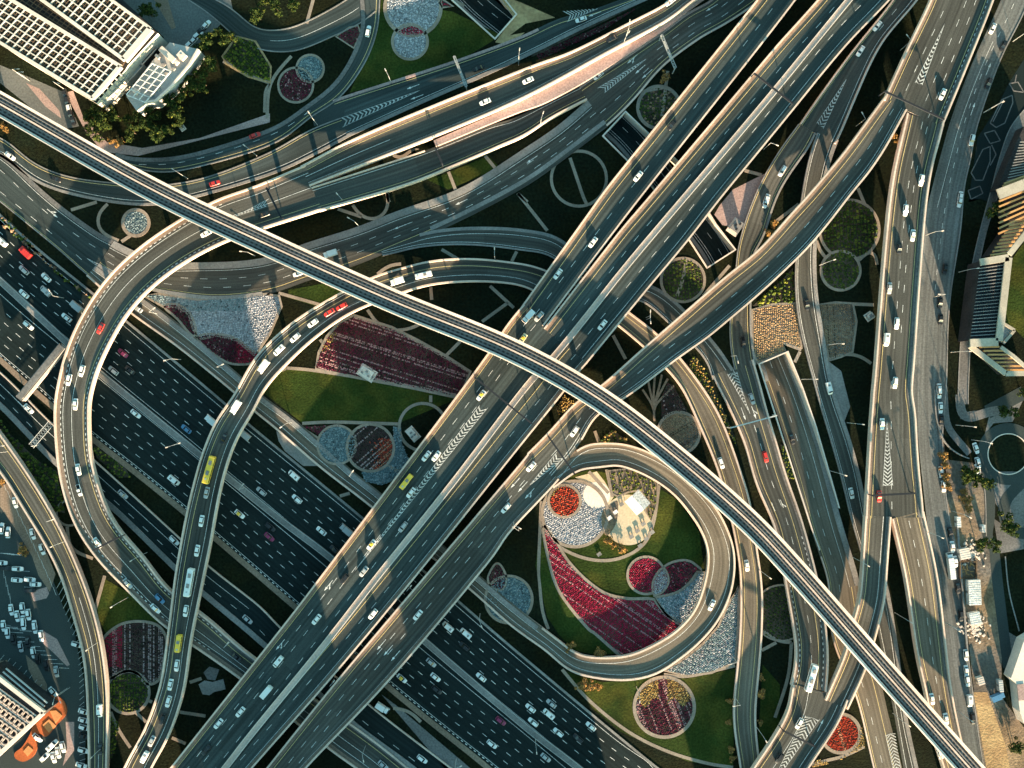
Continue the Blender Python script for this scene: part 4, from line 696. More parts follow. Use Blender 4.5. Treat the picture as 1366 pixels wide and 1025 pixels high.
for a in (('B 430,600 442,645', 'B 835,458', 17, 1), ('C 445,447 478,472', 'C 690,300', 15, 1), ('D 316,625 350,652', 'D 468,400', 13, -1), ('D 815,420 850,432', 'D 965,120', 14, -1), ('t 285,222 358,206', 't 445,500', 11, -1),
          ('L 652,565 702,562', 'L 672,230', 17, -1), ('w 425,625 530,655', 'w 120,1230', 22, -1), ('w 1032,770 1104,752', 'w 1280,1900', 42, -1), ('J 1138,155 1178,168', 'J 500,1000', 46, 1), ('K 238,392 282,418', 'K 100,560', 10, 1),
          ('E 575,425 548,440', 'E 440,360', 10, 1), ('F 62,95 72,58', 'E 1185,150', 9, 1), ('C 262,58 288,112', 'C 445,44', 9, 1)):
    chevron(*a)
def arrow(spec, fwd=1, kind='s'):
    x, y = pts(spec)[0]; b = onroad(x, y)
    if not b: return
    o, i = b; t = o.tw[i]*fwd; n = np.array((-t[1], t[0])); c = W3(x, y, o.z[i]+.045); S_ = lambda u, w: (c.x+t[0]*u+n[0]*w, c.y+t[1]*u+n[1]*w, c.z); mb = MB()
    mb.add([S_(-3, -.12), S_(1, -.12), S_(1, .12), S_(-3, .12)], [(0, 1, 2, 3)]); mb.add([S_(1, -.5), S_(3, 0), S_(1, .5)], [(0, 1, 2)])
    if kind == 'b': mb.add([S_(-.6, .12), S_(.4, .8), S_(.4, 1.1), S_(-1.2, .12)], [(0, 1, 2, 3)]); mb.add([S_(.0, 1.25), S_(.6, .7), S_(1.3, 1.5)], [(0, 1, 2)])
    mb.build('lane_arrow', M['white'], o.root)
for sp, f, k in (('B 800,440', -1, 's'), ('B 820,492', -1, 's'), ('B 225,575', -1, 's'), ('C 620,300', -1, 'b'), ('C 660,352', -1, 's'), ('C 695,375', -1, 's'), ('C 1022,40', -1, 's'), ('C 430,72', -1, 's'), ('F 735,200', -1, 's'), ('F 1045,75', -1, 's'), ('C 112,808', -1, 's'), ('E 265,132', 1, 'b'), ('N 372,100', 1, 'b'),
                 ('N 128,400', 1, 'b'), ('N 640,400', 1, 's'), ('N 675,428', 1, 's'), ('N 712,455', 1, 's'), ('K 100,602', 1, 'b'), ('K 65,568', 1, 's'), ('K 28,548', 1, 's'), ('t 408,525', 1, 's'), ('t 487,515', 1, 'b'), ('u 412,335', 1, 's'), ('u 480,315', 1, 'b'), ('w 538,700', -1, 's'), ('D 1107,552', -1, 's'), ('D 1186,350', -1, 's'), ('I 115,160', 1, 's')):
    arrow(sp, f, k)

# ------------------------------------------------------------------ vehicles
def car_meshes(kind, paint):
    """body (with wheels and cabin), windscreen and rear window of one vehicle, nose towards +x"""
    mats = [paint, M['tyre'], M['glass'], M['steel']]; b = MB(); parts = {}
    def hull(st, m=0):
        v = []; f = []; k = 8
        for x, w, z0, z1 in st:
            c = w*.12; v += [(x, -w+c, z0), (x, -w, z0+.18), (x, -w, z1-.16), (x, -w+.16, z1), (x, w-.16, z1), (x, w, z1-.16), (x, w, z0+.18), (x, w-c, z0)]
        for i in range(len(st)-1): f += [(i*k+j, i*k+(j+1) % k, (i+1)*k+(j+1) % k, (i+1)*k+j) for j in range(k)]
        f += [tuple(range(k)), tuple(range((len(st)-1)*k, len(st)*k))[::-1]]; f = [g[::-1] for g in f]; b.add(v, f, m)
    def wheels(L, w, r=.33):
        for x in L:
            for y in (-w, w): b.cyl((x, y-.11, r), (x, y+.11, r), r, n=10, m=1)
    def quad(nm, v, m='glass'):
        q = MB(); q.add(v, [tuple(range(len(v)))]); parts[nm] = q.mesh(nm, [M[m]])
    if kind in ('car', 'suv', 'taxi'):
        h = 1.72 if kind == 'suv' else 1.46; zb = .95 if kind == 'suv' else .84
        hull([(-2.38, .72, .3, zb-.12), (-2.28, .86, .25, zb), (-1.4, .93, .2, zb+.03), (0, .94, .2, zb+.02), (1.3, .92, .2, zb-.02), (2.0, .84, .22, zb-.12), (2.36, .64, .3, zb-.28)]); wheels((-1.42, 1.45), .84)
        r = -2.05 if kind == 'suv' else -1.75; rt = -1.75 if kind == 'suv' else -1.05
        v = [(r, -.83, zb), (1.02, -.83, zb-.03), (1.02, .83, zb-.03), (r, .83, zb), (rt, -.64, h), (.25, -.66, h), (.25, .66, h), (rt, .64, h)]
        b.add(v, [(0, 1, 5, 4), (2, 3, 7, 6)], 2); b.add(v, [(4, 5, 6, 7)], 0)
        e = .012; quad('windscreen', [(1.02, -.8, zb-.03+e), (1.02, .8, zb-.03+e), (.26, .62, h-.01), (.26, -.62, h-.01)]); quad('rear_window', [(r, .78, zb+e), (r, -.78, zb+e), (rt, -.6, h-.01), (rt, .6, h-.01)])
        b.add([(v[1][0], *v[1][1:]), v[2], v[6], v[5]], [(0, 1, 2, 3)], 0); b.add([v[3], v[0], v[4], v[7]], [(0, 1, 2, 3)], 0)
        if kind == 'taxi':
            q = MB(); q.add([(rt-.05, -.66, h+.02), (.3, -.66, h+.02), (.3, .66, h+.02), (rt-.05, .66, h+.02)], [(0, 1, 2, 3)]); q.box((-.4, 0, h+.1), (.35, .7, .16)); parts['roof'] = q.mesh('roof', [CARCOL['y'][1]])
    elif kind == 'van':
        hull([(-2.6, .9, .3, 2.0), (-2.5, .97, .25, 2.12), (1.2, .97, .25, 2.12), (1.75, .94, .25, 1.55), (2.3, .9, .28, 1.0), (2.6, .72, .35, .8)]); wheels((-1.6, 1.6), .86, .36)
        quad('windscreen', [(1.82, -.78, 1.5), (1.82, .78, 1.5), (1.24, .8, 2.13), (1.24, -.8, 2.13)])
        q = MB(); q.box((-1.3, 0, 2.14), (.8, 1.0, .08)); parts['roof_vent'] = q.mesh('roof_vent', [M['concrete_grey']])
    elif kind == 'pickup':
        hull([(-2.6, .88, .4, 1.0), (-.5, .92, .3, 1.02), (1.4, .92, .3, 1.05), (2.5, .8, .35, .9)]); wheels((-1.6, 1.6), .84, .38)
        v = [(-.7, -.83, 1.0), (1.25, -.83, 1.0), (1.25, .83, 1.0), (-.7, .83, 1.0), (-.5, -.68, 1.72), (.6, -.68, 1.72), (.6, .68, 1.72), (-.5, .68, 1.72)]
        b.add(v, [(0, 1, 5, 4), (2, 3, 7, 6), (3, 0, 4, 7), (1, 2, 6, 5)], 2); b.add(v, [(4, 5, 6, 7)], 0); quad('windscreen', [(1.27, -.76, 1.03), (1.27, .76, 1.03), (.63, .62, 1.72), (.63, -.62, 1.72)])
        q = MB(); q.box((-1.65, 0, 1.03), (1.6, 1.4, .04)); parts['load_bed'] = q.mesh('load_bed', [M['tyre']])
    elif kind in ('truck', 'long_truck'):
        L = 6.5 if kind == 'truck' else 11.5
        hull([(L/2-1.9, 1.15, .5, 2.5), (L/2-.5, 1.15, .5, 2.5), (L/2-.05, 1.12, .5, 1.6), (L/2, 1.0, .6, 1.2)]); b.box((-.3, 0, .75), (L-1.2, .9, .3), m=1); wheels((-L/2+1.2, L/2-1.1), 1.0, .48)
        if L > 10: wheels((-L/2+2.3,), 1.0, .48)
        q = MB(); q.box((-1.0, 0, 2.05), (L-2.3, 2.4, 2.3)); 
        for i in range(int(L-3)): q.box((-L/2+.8+i, 0, 3.22), (.06, 2.3, .05))
        parts['cargo_box'] = q.mesh('cargo_box', [paint]); quad('windscreen', [(L/2-.06, -1.0, 1.65), (L/2-.06, 1.0, 1.65), (L/2-.5, 1.0, 2.52), (L/2-.5, -1.0, 2.52)])
    else:                                              # bus, minibus
        L = {'bus': 12.0, 'minibus': 7.4}[kind]; w = 1.27 if kind == 'bus' else 1.08; h = 3.2 if kind == 'bus' else 2.7
        hull([(-L/2, w-.12, .4, h-.15), (-L/2+.25, w, .35, h), (L/2-.4, w, .35, h), (L/2-.02, w-.08, .35, h-.35)]); wheels((-L/2+2.6, L/2-2.4), w-.12, .48)
        quad('windscreen', [(L/2, -w+.2, 1.2), (L/2, w-.2, 1.2), (L/2-.25, w-.2, h-.12), (L/2-.25, -w+.2, h-.12)])
        for sy in (-1, 1): b.box((0, sy*(w+.005), 1.9), (L-1.4, .02, .85), m=2)
        q = MB()
        for x in ((-L*.27, L*.1) if kind == 'bus' else (-L*.1,)): q.box((x, 0, h+.12), (1.9 if kind == 'bus' else 1.3, 1.3, .26), taper=.9)
        parts['air_conditioner'] = q.mesh('air_conditioner', [M['concrete_grey']])
        q = MB(); q.box((L*.32, 0, h+.04), (.7, .7, .1)); parts['roof_hatch'] = q.mesh('roof_hatch', [M['steel']])
    me = b.mesh('body', mats); return me, parts
MESH = {}
NAMEK = dict(car='car', suv='suv', taxi='taxi', van='van', pickup='pickup_truck', truck='box_truck', long_truck='long_truck', bus='bus', minibus='minibus')
DESCK = dict(car='saloon car', suv='estate car', taxi='taxi', van='van', pickup='pickup truck', truck='box truck', long_truck='long lorry', bus='bus', minibus='minibus')
VEH = []
def veh(kind, colour, x, y, rz=None, where=None, rev=None):
    b = onroad(x, y) if where is None else None
    if where is None and b is None:                     # just off an edge: take the nearest road
        o = min(ROADS, key=lambda q: (np.hypot(q.px[:, 0]-x, q.px[:, 1]-y)-q.wpx/2).min()); j = int(np.hypot(o.px[:, 0]-x, o.px[:, 1]-y).argmin()); b = (o, j)
        d = np.array((x, y))-o.px[j]; dl = np.hypot(*d); x, y = o.px[j]+d/dl*min(dl, o.wpx[j]/2-7)
    if b:
        o, i = b; t = o.tw[i]; z = o.z[i]+.01; a = math.atan2(t[1], t[0]); sv = o.s[i]; wh = o.desc; end = o.end
        if o.name == 'highway':
            side = ((np.array((x, y))-o.px[i])@np.array((.64, -.77))); up = side > 0
            if up: a += math.pi
            wh = 'upper lanes of the highway' if up else 'lower lanes of the highway'
        elif rev or o in (V23, V3, T12, D23, D1, V1, V2): a += math.pi*(0 if rev is False else 1)
    else: z, a, sv, wh, end = (rz[1] if isinstance(rz, tuple) else .03), (rz[0] if isinstance(rz, tuple) else rz), y, where or 'open ground', 'top end'
    if b and rz is not None: a = rz
    p = W3(x, y, z)
    if (kind, colour) not in MESH: MESH[kind, colour] = car_meshes(kind, CARCOL[colour][1])
    me, parts = MESH[kind, colour]; r = empty(NAMEK[kind], p, a); r.scale = (1.06,)*3 if kind in ('car', 'suv', 'taxi', 'van') else (1, 1, 1)
    link('body', me, r)
    for nm_, pm in parts.items(): link(nm_, pm, r)
    VEH.append((r, kind, CARCOL[colour][0], wh, end, sv))
    return r
ROADCARS = '''A w 55,792 k 285,908 r 1088,930 r 1292,688 ; B w 575,162 k 1130,350 w 1165,518 ; C w 360,102 w 810,12 k 515,200 w 92,410 w 447,385 k 820,635 w 648,895
D w 620,135 w 535,262 w 950,480 w 1203,148 k 1258,235 k 1183,425 w 1098,712 w 140,868 w 843,915 w 60,1012 w 1040,1000
E van:w 15,275 truck:r 140,333 g 125,420 w 237,458 van:g 237,525 w 125,540 w 148,700 w 340,660 truck:g 395,605 w 1045,235 g 698,612 r 512,715 w 418,930 suv:w 352,975 m 625,840 g 577,928 k 660,925
F truck:w 385,340 w 222,437 minibus:w 855,447 truck:w 722,478 r 378,635 r 440,605 w 295,688 w 205,762 van:w 125,825 truck:w 48,908 k 48,140
G w 420,280 w 243,440 w 468,698 truck:w 95,655 g 148,655 taxi:c 65,768 w 1295,80 pickup:k 1180,785
H w 763,118 w 800,245 k 732,310 g 682,512 suv:w 718,690 van:w 665,772 w 710,990 w 1037,75 k 963,415 k 938,585 k 940,670 k 265,595 w 932,1022
I w 385,150 w 400,480 pickup:w 405,585 w 497,850 w 150,172 w 690,198 b 945,275 truck:w 1075,232 truck:g 1240,300 truck:w 1198,165 k 1135,325 bus:y 1065,480 g 1048,597 w 1022,740 w 1000,890 van:w 885,533 taxi:w 1215,705 g 1325,590 g 625,605 w 885,838
J taxi:w 1145,105 w 868,412 w 917,412 minibus:y 768,540 w 790,597 g 750,770 taxi:w 590,860 g 552,995 w 1270,675 van:w 200,508 w 215,628 w 338,790 g 35,590 truck:g 465,782 k 405,885 m 75,820 k 80,770
K w 326,287 w 107,465 w 1068,447 g 1223,123 r 1292,415 w 1198,965 ; L k 190,325 w 490,600 r 630,615 w 645,250 van:w 410,62 w 933,92 w 940,168 k 945,230
M bus:w 965,80 w 943,227 minibus:y 910,388 w 898,503 w 865,600 w 855,685 k 825,775 g 770,885 van:w 735,965 g 650,88 b 812,165 w 790,215 g 1255,270 k 1200,460 van:w 510,730 k 510,925 w 1218,738 w 1107,797 truck:w 1350,635 k 1045,930
N w 598,243 w 825,248 w 313,270 k 455,65 van:w 120,482 van:w 65,632 van:w 978,305 van:w 1068,338 k 1060,405 g 893,488 w 915,562 taxi:w 745,568 k 922,625 w 1145,562 m 1245,782 w 1200,900 w 848,975 g 650,1005
O w 1020,198 w 105,718 g 210,695 van:w 197,745 w 118,788 w 245,840 w 410,810 g 182,968 k 345,870
P bus:w 283,560 w 225,795 k 125,970 w 897,672 w 968,772 w 938,948'''
tile = 'A'
toks = ROADCARS.replace(';', ' ').split(); i = 0
while i < len(toks):
    if toks[i] in TILES and toks[i] not in CARCOL: tile = toks[i]; i += 1; continue
    kc = toks[i].split(':'); kind, col = (kc if len(kc) == 2 else ('suv' if random.random() < .3 else 'car', kc[0])); x, y = pts(tile+' '+toks[i+1])[0]; i += 2
    veh(kind, col, x, y)
PARKED = [('hotel forecourt', 'A w 985,205 w 1005,180 k 1022,155 w 1045,130 w 965,225', (.72, -.69), 14), ('kerb below the lattice roof', 'A w 355,560 k 372,610 k 345,520 k 333,480 k 362,585', (.2, .98), 0), ('bays beside the narrow viaduct', 'a7 w 100,235 w 208,430 w 268,525', (.25, .95), 0),
          ('upper car park rows', 'a7 w 15,395 w 55,420 w 115,645 w 15,608 w 110,715 w 190,712 w 225,742 k 190,778 k 40,642', (1, .05), 0), ('car park double row', 'a7 w 75,900 w 112,940 w 145,890 w 150,970 w 182,930 w 220,1000', (.15, 1), 0),
          ('lower car park rows', 'a2 w 250,40 w 295,95 w 240,212 w 170,15 w 30,25 k 100,120 k 270,255 k 330,300 w 60,75 g 150,170 k 200,140 g 400,345', (.12, 1), 0), ('bays below the narrow viaduct', 'a2 w 545,155 w 592,625 w 592,685 w 597,735 k 590,795 w 590,895 w 575,1000', (.9, .3), 0),
          ('orange plaza corner', 'a2 w 380,945 w 412,912 w 446,872', (.2, 1), 0), ('orange terrace kerb', 'a2 van:w 375,855 w 318,940', (.75, -.66), 0), ('orange terrace tip', 'a2 w 378,485 w 268,808', (.7, .7), 0), ('dusty road kerb', 'L w 943,492 w 955,565 w 1000,870 k 990,800 w 1015,945 P suv:w 1068,450 w 1070,530 w 1075,580 van:w 1085,680 k 1103,770 k 1028,110 k 1043,250', (.12, 1), 0),
          ('verge by the roundabout', 'a5 w 435,400 w 448,500 w 448,545', (.3, 1), 0)]
for wh, sp, d, z in PARKED:
    tk = sp.split(); i = 0; tile = 'A'
    while i < len(tk):
        if tk[i] in TILES and tk[i] not in CARCOL: tile = tk[i]; i += 1; continue
        kc = tk[i].split(':'); kind, col = (kc if len(kc) == 2 else (random.choice(('car', 'suv', 'car')), kc[0])); x, y = pts(tile+' '+tk[i+1])[0]; i += 2
        a = math.atan2(-d[1], d[0])+random.uniform(-.06, .06)
        if wh == 'upper car park rows' and y < 715: a += 1.5
        veh(kind, col, x, y, a, wh)
veh('long_truck', 'w', *pts('L 985,965')[0], math.atan2(1, -.12), 'dusty road kerb')
veh('truck', 'w', *pts('N 648,712')[0], math.atan2(-.55, .83), 'yard below the diagonal viaduct')
veh('truck', 'b', *pts('x 1150,470')[0], math.atan2(.4, 1), 'bare building site')
ORD = 'first second third fourth fifth sixth seventh eighth ninth tenth eleventh twelfth thirteenth fourteenth fifteenth sixteenth seventeenth eighteenth nineteenth twentieth'.split()
def label_all(items, verb, catof, groupof):
    d = {}
    for it in items: d.setdefault((it[1], it[2], it[3]), []).append(it)
    for (kd, col, wh), l in d.items():
        l.sort(key=lambda q: q[5])
        for n, it in enumerate(l):
            nm_ = '%s %s' % (col, kd)
            lab = ('only %s %s %s' % (nm_, verb, wh)) if len(l) == 1 else '%s %s %s %s, counted from its %s' % (ORD[min(n, 19)], nm_, verb, wh, it[4])
            w = lab.split()
            if len(w) > 14: lab = '%s %s %s %s from its %s' % (ORD[min(n, 19)], nm_, verb, wh, it[4])
            tag(it[0], lab, catof(kd), groupof(it))
pk = set(q[0] for q in PARKED)|{'yard below the diagonal viaduct', 'bare building site', 'open ground'}
label_all([(r, DESCK[k], c, w, e, s_) for r, k, c, w, e, s_ in VEH if w not in pk], 'on the', lambda k: k.split()[-1], lambda it: 'vehicles driving on the interchange')
label_all([(r, DESCK[k], c, w, e, s_) for r, k, c, w, e, s_ in VEH if w in pk], 'parked at the', lambda k: k.split()[-1], lambda it: 'parked vehicles')

# ------------------------------------------------------------------ street lamps and gantries
LAMPS = []
def lamp(x, y, dx, dy, double=False, hgt=11.0):
    b = onroad(x, y); z = b[0].z[b[1]]+.9 if b else 0; p = W3(x, y, z); r = empty('street_lamp', p); a = math.atan2(-dy, dx); c, s_ = math.cos(a), math.sin(a); hgt = 9.0 if b else hgt
    mb = MB(); mb.cyl((0, 0, -.4), (0, 0, .5), .24, .2, 8); mb.build('base', M['concrete_grey'], r)
    mb = MB(); mb.cyl((0, 0, .4), (0, 0, hgt), .13, .08, 6); mb.build('pole', M['steel'], r)
    for sg in ((1, -1) if double else (1,)):
        mb = MB(); mb.bar((0, 0, hgt-.05), (sg*c*2.6, sg*s_*2.6, hgt+.35), .12); arm = mb.build('arm', M['steel'], r)
        mb = MB(); mb.box((sg*c*2.9, sg*s_*2.9, hgt+.36), (1.2, .42, .16), a, taper=.8); mb.build('lamp_head', M['concrete_pale'], arm)
    LAMPS.append((r, 'street lamp', 'double headed steel' if double else 'grey steel', b[0].desc if b else 'ground', b[0].end if b else 'top', b[0].s[b[1]] if b else y, x, y))
for sp in '''I 915,350 -.9,.3 2|B 690,420 -.4,-.8|B 318,635 -.5,-.8|A 950,905 -.8,-.5|A 1300,790 -.8,-.6|D 740,255 -.6,-.7|D 515,640 -.5,-.8|D 1160,570 .9,-.4|D 1310,210 .9,-.4|H 330,395 .9,-.3|H 870,242 .9,-.1|H 1035,430 .9,-.1|H 920,552 -.9,0|H 995,835 .9,0|H 370,798 .9,0|H 240,972 .9,0
L 470,243 .9,.1|L 385,487 .9,.3|L 1020,255 .9,.1|L 1000,690 .8,.4|L 500,925 .8,.5|P 712,237 .8,.5|P 702,745 .8,.5|P 960,285 .8,.5|P 1012,720 .8,.6|P 25,20 .8,.6|P 8,810 .5,.8|I 55,355 .9,-.1|I 72,385 -.9,.1|I 355,835 -.9,.4|I 300,725 .9,-.3|I 745,900 -.8,.5|M 648,160 -.8,.5|M 525,370 -.8,.6|M 545,895 -.7,.7|M 1165,385 .6,-.7
N 560,912 .2,.9|N 1140,242 .3,.8|O 130,872 .1,.9|F 525,195 -.7,-.4|F 1215,362 0,-.9|E 1290,347 -.9,-.1|E 915,872 -.8,.2|E 795,640 .7,-.5|E 1130,912 .7,-.3|C 570,240 .5,-.8|C 155,640 .3,-.9|C 45,330 .1,-.9|C 590,182 .1,-.9|F 462,85 -.6,-.7|G 690,660 .1,.9|G 1122,855 .2,.9|q 470,720 0,-.9|r 335,225 .7,.3|K 20,745 .8,.4
J 1335,770 -.8,-.5|J 185,242 -.7,.5|J 495,505 .5,-.7|N 780,105 .5,-.6|N 400,575 .5,-.6|E 320,560 -.5,-.8|I 1240,570 .5,-.6|O 640,610 0,.9|O 1120,450 -.8,.2|v 110,850 -.9,.1|A 130,395 .9,0|A 150,410 .9,0|A 330,455 .9,.3|L 1100,330 .7,.2|a6 100,150 .9,.4|a6 230,770 .9,.4|a3 645,260 .8,-.5|N 1020,975 .8,-.4|M 340,620 -.2,.9|M 355,615 .4,.8'''.replace('\n', '|').split('|'):
    t_, xy, d_, *rest = sp.split(); x, y = pts(t_+' '+xy)[0]; dx, dy = map(float, d_.split(',')); lamp(x, y, dx, dy, bool(rest))
gl = [l for l in LAMPS if l[3] == 'ground']; gl.sort(key=lambda l: l[6])
REG = lambda x, y: ('gardens at the top' if y < 260 else 'middle gardens' if y < 620 else 'lower gardens') if 330 < x < 1010 else (('left edge verge' if y < 620 else 'lower left car park') if x <= 330 else ('upper right verges' if y < 420 else 'right ramps' if y < 760 else 'lower right verges'))
label_all([(l[0], l[1], l[2], REG(l[6], l[7]), 'left side', l[6]) if l[3] == 'ground' else l[:6] for l in LAMPS], 'beside the', lambda k: 'street lamp', lambda it: 'street lamps')
def gantry(a, b, pale, label, up=6.3, w=.5, sign=False, truss=False):
    (x0, y0), (x1, y1) = pts(a)[0], pts(b)[0]; bb = onroad((x0+x1)/2, (y0+y1)/2); z = bb[0].z[bb[1]] if bb else 0; m = M['steel' if pale else 'steel_dark']
    A, B = W3(x0, y0, z+up), W3(x1, y1, z+up); r = empty('gantry', ((A.x+B.x)/2, (A.y+B.y)/2, z)); o_ = r.location.copy(); A, B = A-o_, B-o_
    tag(r, label, 'gantry', 'gantries over the roads')
    d = (B-A).normalized(); nn = Vector((-d.y, d.x, 0)); mb = MB()
    if truss:
        for s_ in (-1, 1): mb.bar(A+nn*s_*w/2, B+nn*s_*w/2, .16)
        k = int((B-A).length/1.2)
        for i in range(k): p, q = A.lerp(B, i/k), A.lerp(B, (i+1)/k); mb.bar(p+nn*(w/2), q-nn*(w/2), .09); mb.bar(p-nn*(w/2), q-nn*(w/2)*1.0+nn*w, .09)
    else: mb.bar(A, B, w, .6)
    beam = mb.build('beam', m, r)
    for q in (A, B):
        mb = MB(); zb = -.6 if bb and bb[0].via else -z; mb.cyl((q.x, q.y, zb), (q.x, q.y, up), .26, .2, 8); mb.build('post', m, r)
    if sign:
        for f in (.3, .62): p = A.lerp(B, f); mb = MB(); mb.box((p.x, p.y, up-.6), (3.6, .14, 2.2), math.atan2(d.y, d.x)); mb.build('sign_panel', M['steel'], beam)
gantry('B 1008,285', 'B 1070,440', 1, 'pale truss gantry over the merging road along the top', w=.9, truss=True, sign=True)
gantry('C 768,178', 'C 838,345', 1, 'pale truss gantry over the joined road near its chevron tip', w=1.1, truss=True, sign=True)
gantry('t 310,632', 't 662,538', 1, 'slim pale gantry over the two lane ramp below the chevron fork', w=.5, truss=False)
gantry('I 258,245', 'I 158,362', 1, 'short wide pale truss gantry over the service road', w=2.6, truss=True)
for a, b, lab in (('D 660,463', 'D 962,605', 'dark gantry at the fork of the wide viaduct, top right'), ('D 0,372', 'D 195,525', 'dark gantry over the upper twin carriageway viaduct'), ('J 1112,14', 'K 112,248', 'longest dark gantry, over the broad diagonal viaduct by the railway'),
                  ('K 195,312', 'K 328,502', 'dark gantry where the loop leaves the flyover'), ('L 598,612', 'L 815,600', 'dark gantry at the fork of the busy right viaduct'), ('w 255,740', 'w 492,858', 'dark gantry over the long chevron island at the bottom'),
                  ('F 58,2', 'F 132,152', 'dark gantry on the merged viaduct beside the railway'), ('B 915,752', 'B 948,830', 'short dark gantry at the end of the pink strip, lower arm'), ('I 470,890', 'I 600,823', 'dark gantry over the curved ramp at the lower left')):
    gantry(a, b, 0, lab, w=.75, up=5.8)
# footbridge over the highway
A, B = np.array((86., 462.)), np.array((29., 532.)); r = empty('footbridge', W3(57, 497, 0)); tag(r, 'covered footbridge reaching over the lower highway lanes', 'footbridge'); o_ = r.location
a3, b3 = W3(*A, 7)-o_, W3(*B, 7)-o_; nn = (b3-a3).normalized().cross(Vector((0, 0, 1)))
mb = MB(); mb.bar(a3+Vector((0, 0, -.4)), b3+Vector((0, 0, -.4)), 3.6, .6); mb.build('deck', M['concrete'], r)
mb = MB(); mb.bar(a3+Vector((0, 0, 2.6)), b3+Vector((0, 0, 2.6)), 2.6, .25); mb.build('roof', M['paving_grey'], r)
for s_ in (-1, 1):
    mb = MB(); mb.bar(a3+nn*s_*1.6+Vector((0, 0, 1.1)), b3+nn*s_*1.6+Vector((0, 0, 1.1)), .2, 2.4); mb.build('side_wall', M['concrete_grey'], r)
for q in (a3, b3):
    mb = MB(); mb.cyl((q.x, q.y, -7), (q.x, q.y, -.6), .7, n=10); mb.build('pier', M['concrete'], r)

# ------------------------------------------------------------------ buildings
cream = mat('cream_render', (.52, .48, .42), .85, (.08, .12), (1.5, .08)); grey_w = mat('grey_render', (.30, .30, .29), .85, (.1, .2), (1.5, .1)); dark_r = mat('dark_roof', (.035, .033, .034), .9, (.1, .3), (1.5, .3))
trim = mat('hotel_trim', (.34, .30, .245), .85, (.08, .2), (1.5, .1)); brown = mat('brown_louvre', (.11, .075, .05), .8, (.2, .3), (2, .2)); ochre = mat('ochre_louvre', (.44, .25, .105), .8, (.1, .2), (2, .15)); orange = mat('orange_floor', (.36, .095, .035), .85, (.1, .2), (1.5, .15)); orange2 = mat('pale_orange_panel', (.50, .22, .09), .85, (.1, .15), (1.5, .1))
def zpt(spec, z): return [Vector((*P(q, z), z)) for q in pts(spec)]
def lattice(parent, o, u, v, nu, nv, w, h, m, name, sub=True, msub=None):
    """egg-crate roof: nu x nv cells spanned by vectors u and v from corner o"""
    mb = MB()
    for i in range(nu+1): a = o+u*(i/nu); mb.bar(a, a+v, w, h)
    for j in range(nv+1): a = o+v*(j/nv)+Vector((0, 0, .004)); mb.bar(a, a+u, w, h)
    mb.build(name, m, parent)
    if sub:
        mb = MB()
        for i in range(nu): a = o+u*((i+.5)/nu)+Vector((0, 0, .2)); mb.bar(a, a+v, .24, .8)
        for j in range(nv): a = o+v*((j+.5)/nv)+Vector((0, 0, .19)); mb.bar(a, a+u, .24, .8)
        mb.build('louvre', msub or brown, parent)
# garage with the egg-crate roof
ZR = 15; r = empty('parking_garage'); tag(r, 'large building under a cream egg crate roof with dark slot', 'building')
o1, r1, l1 = zpt('a1 735,785 955,528 0,338', ZR); o2, r2, l2 = zpt('a1 985,478 1195,232 330,0', ZR); v1 = (l1-o1)*1.45; u1 = r1-o1; v2 = (l2-o2)*1.5; u2 = r2-o2
hull_ = zpt('a1 735,800 965,535 985,500 1225,240 940,-30 300,-400 -300,150 0,350', ZR)
mb = MB(); mb.prism([(q.x, q.y) for q in hull_], 0, ZR-3.2); mb.build('wall', cream, r)
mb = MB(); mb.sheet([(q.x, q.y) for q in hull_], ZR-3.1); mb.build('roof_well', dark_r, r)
lattice(r, o1, u1, v1, 6, 20, .42, 1.6, cream, 'roof_lattice'); lattice(r, o2, u2, v2, 5, 20, .42, 1.6, cream, 'roof_lattice')
mb = MB()
for a, b, w in ((o1, o1+v1, 1.3), (r1, r1+v1, 1.5), (o1, r1, 1.6), (o2, o2+v2, 1.4), (r2, r2+v2, 1.2), (o2-(v2.normalized()*-.0), r2, 2.6)):
    mb.bar(a+Vector((0, 0, .05)), b+Vector((0, 0, .05)), w, 1.9)
mb.build('roof_edge', cream, r)
mb = MB(); d1 = v1.normalized()
for k in range(30): p = r1+v1*(k/30); q = o2+v2*(k/30); mb.bar(p+Vector((0, 0, -.8)), q+Vector((0, 0, -.8)), .3, .3)
for f in (.3, .55, .8): mb.bar(r1.lerp(o2, f)+Vector((0, 0, -.5)), (r1+v1).lerp(o2+v2, f)+Vector((0, 0, -.5)), .35, .4)
mb.build('slot_frame', brown, r)
q0, q1 = zpt('a1 735,800 965,535', ZR); mb = MB()
for k in range(1, 7): f = k/7; a = q0.lerp(q1, f); mb.bar((a.x+.25, a.y-.25, .3), (a.x+.25, a.y-.25, ZR-.6), .5)
for z in (4, 8): mb.bar((q0.x+.3, q0.y-.25, z), (q1.x+.3, q1.y-.25, z), .4, 1.0)
mb.build('facade_frame', grey_w, r)
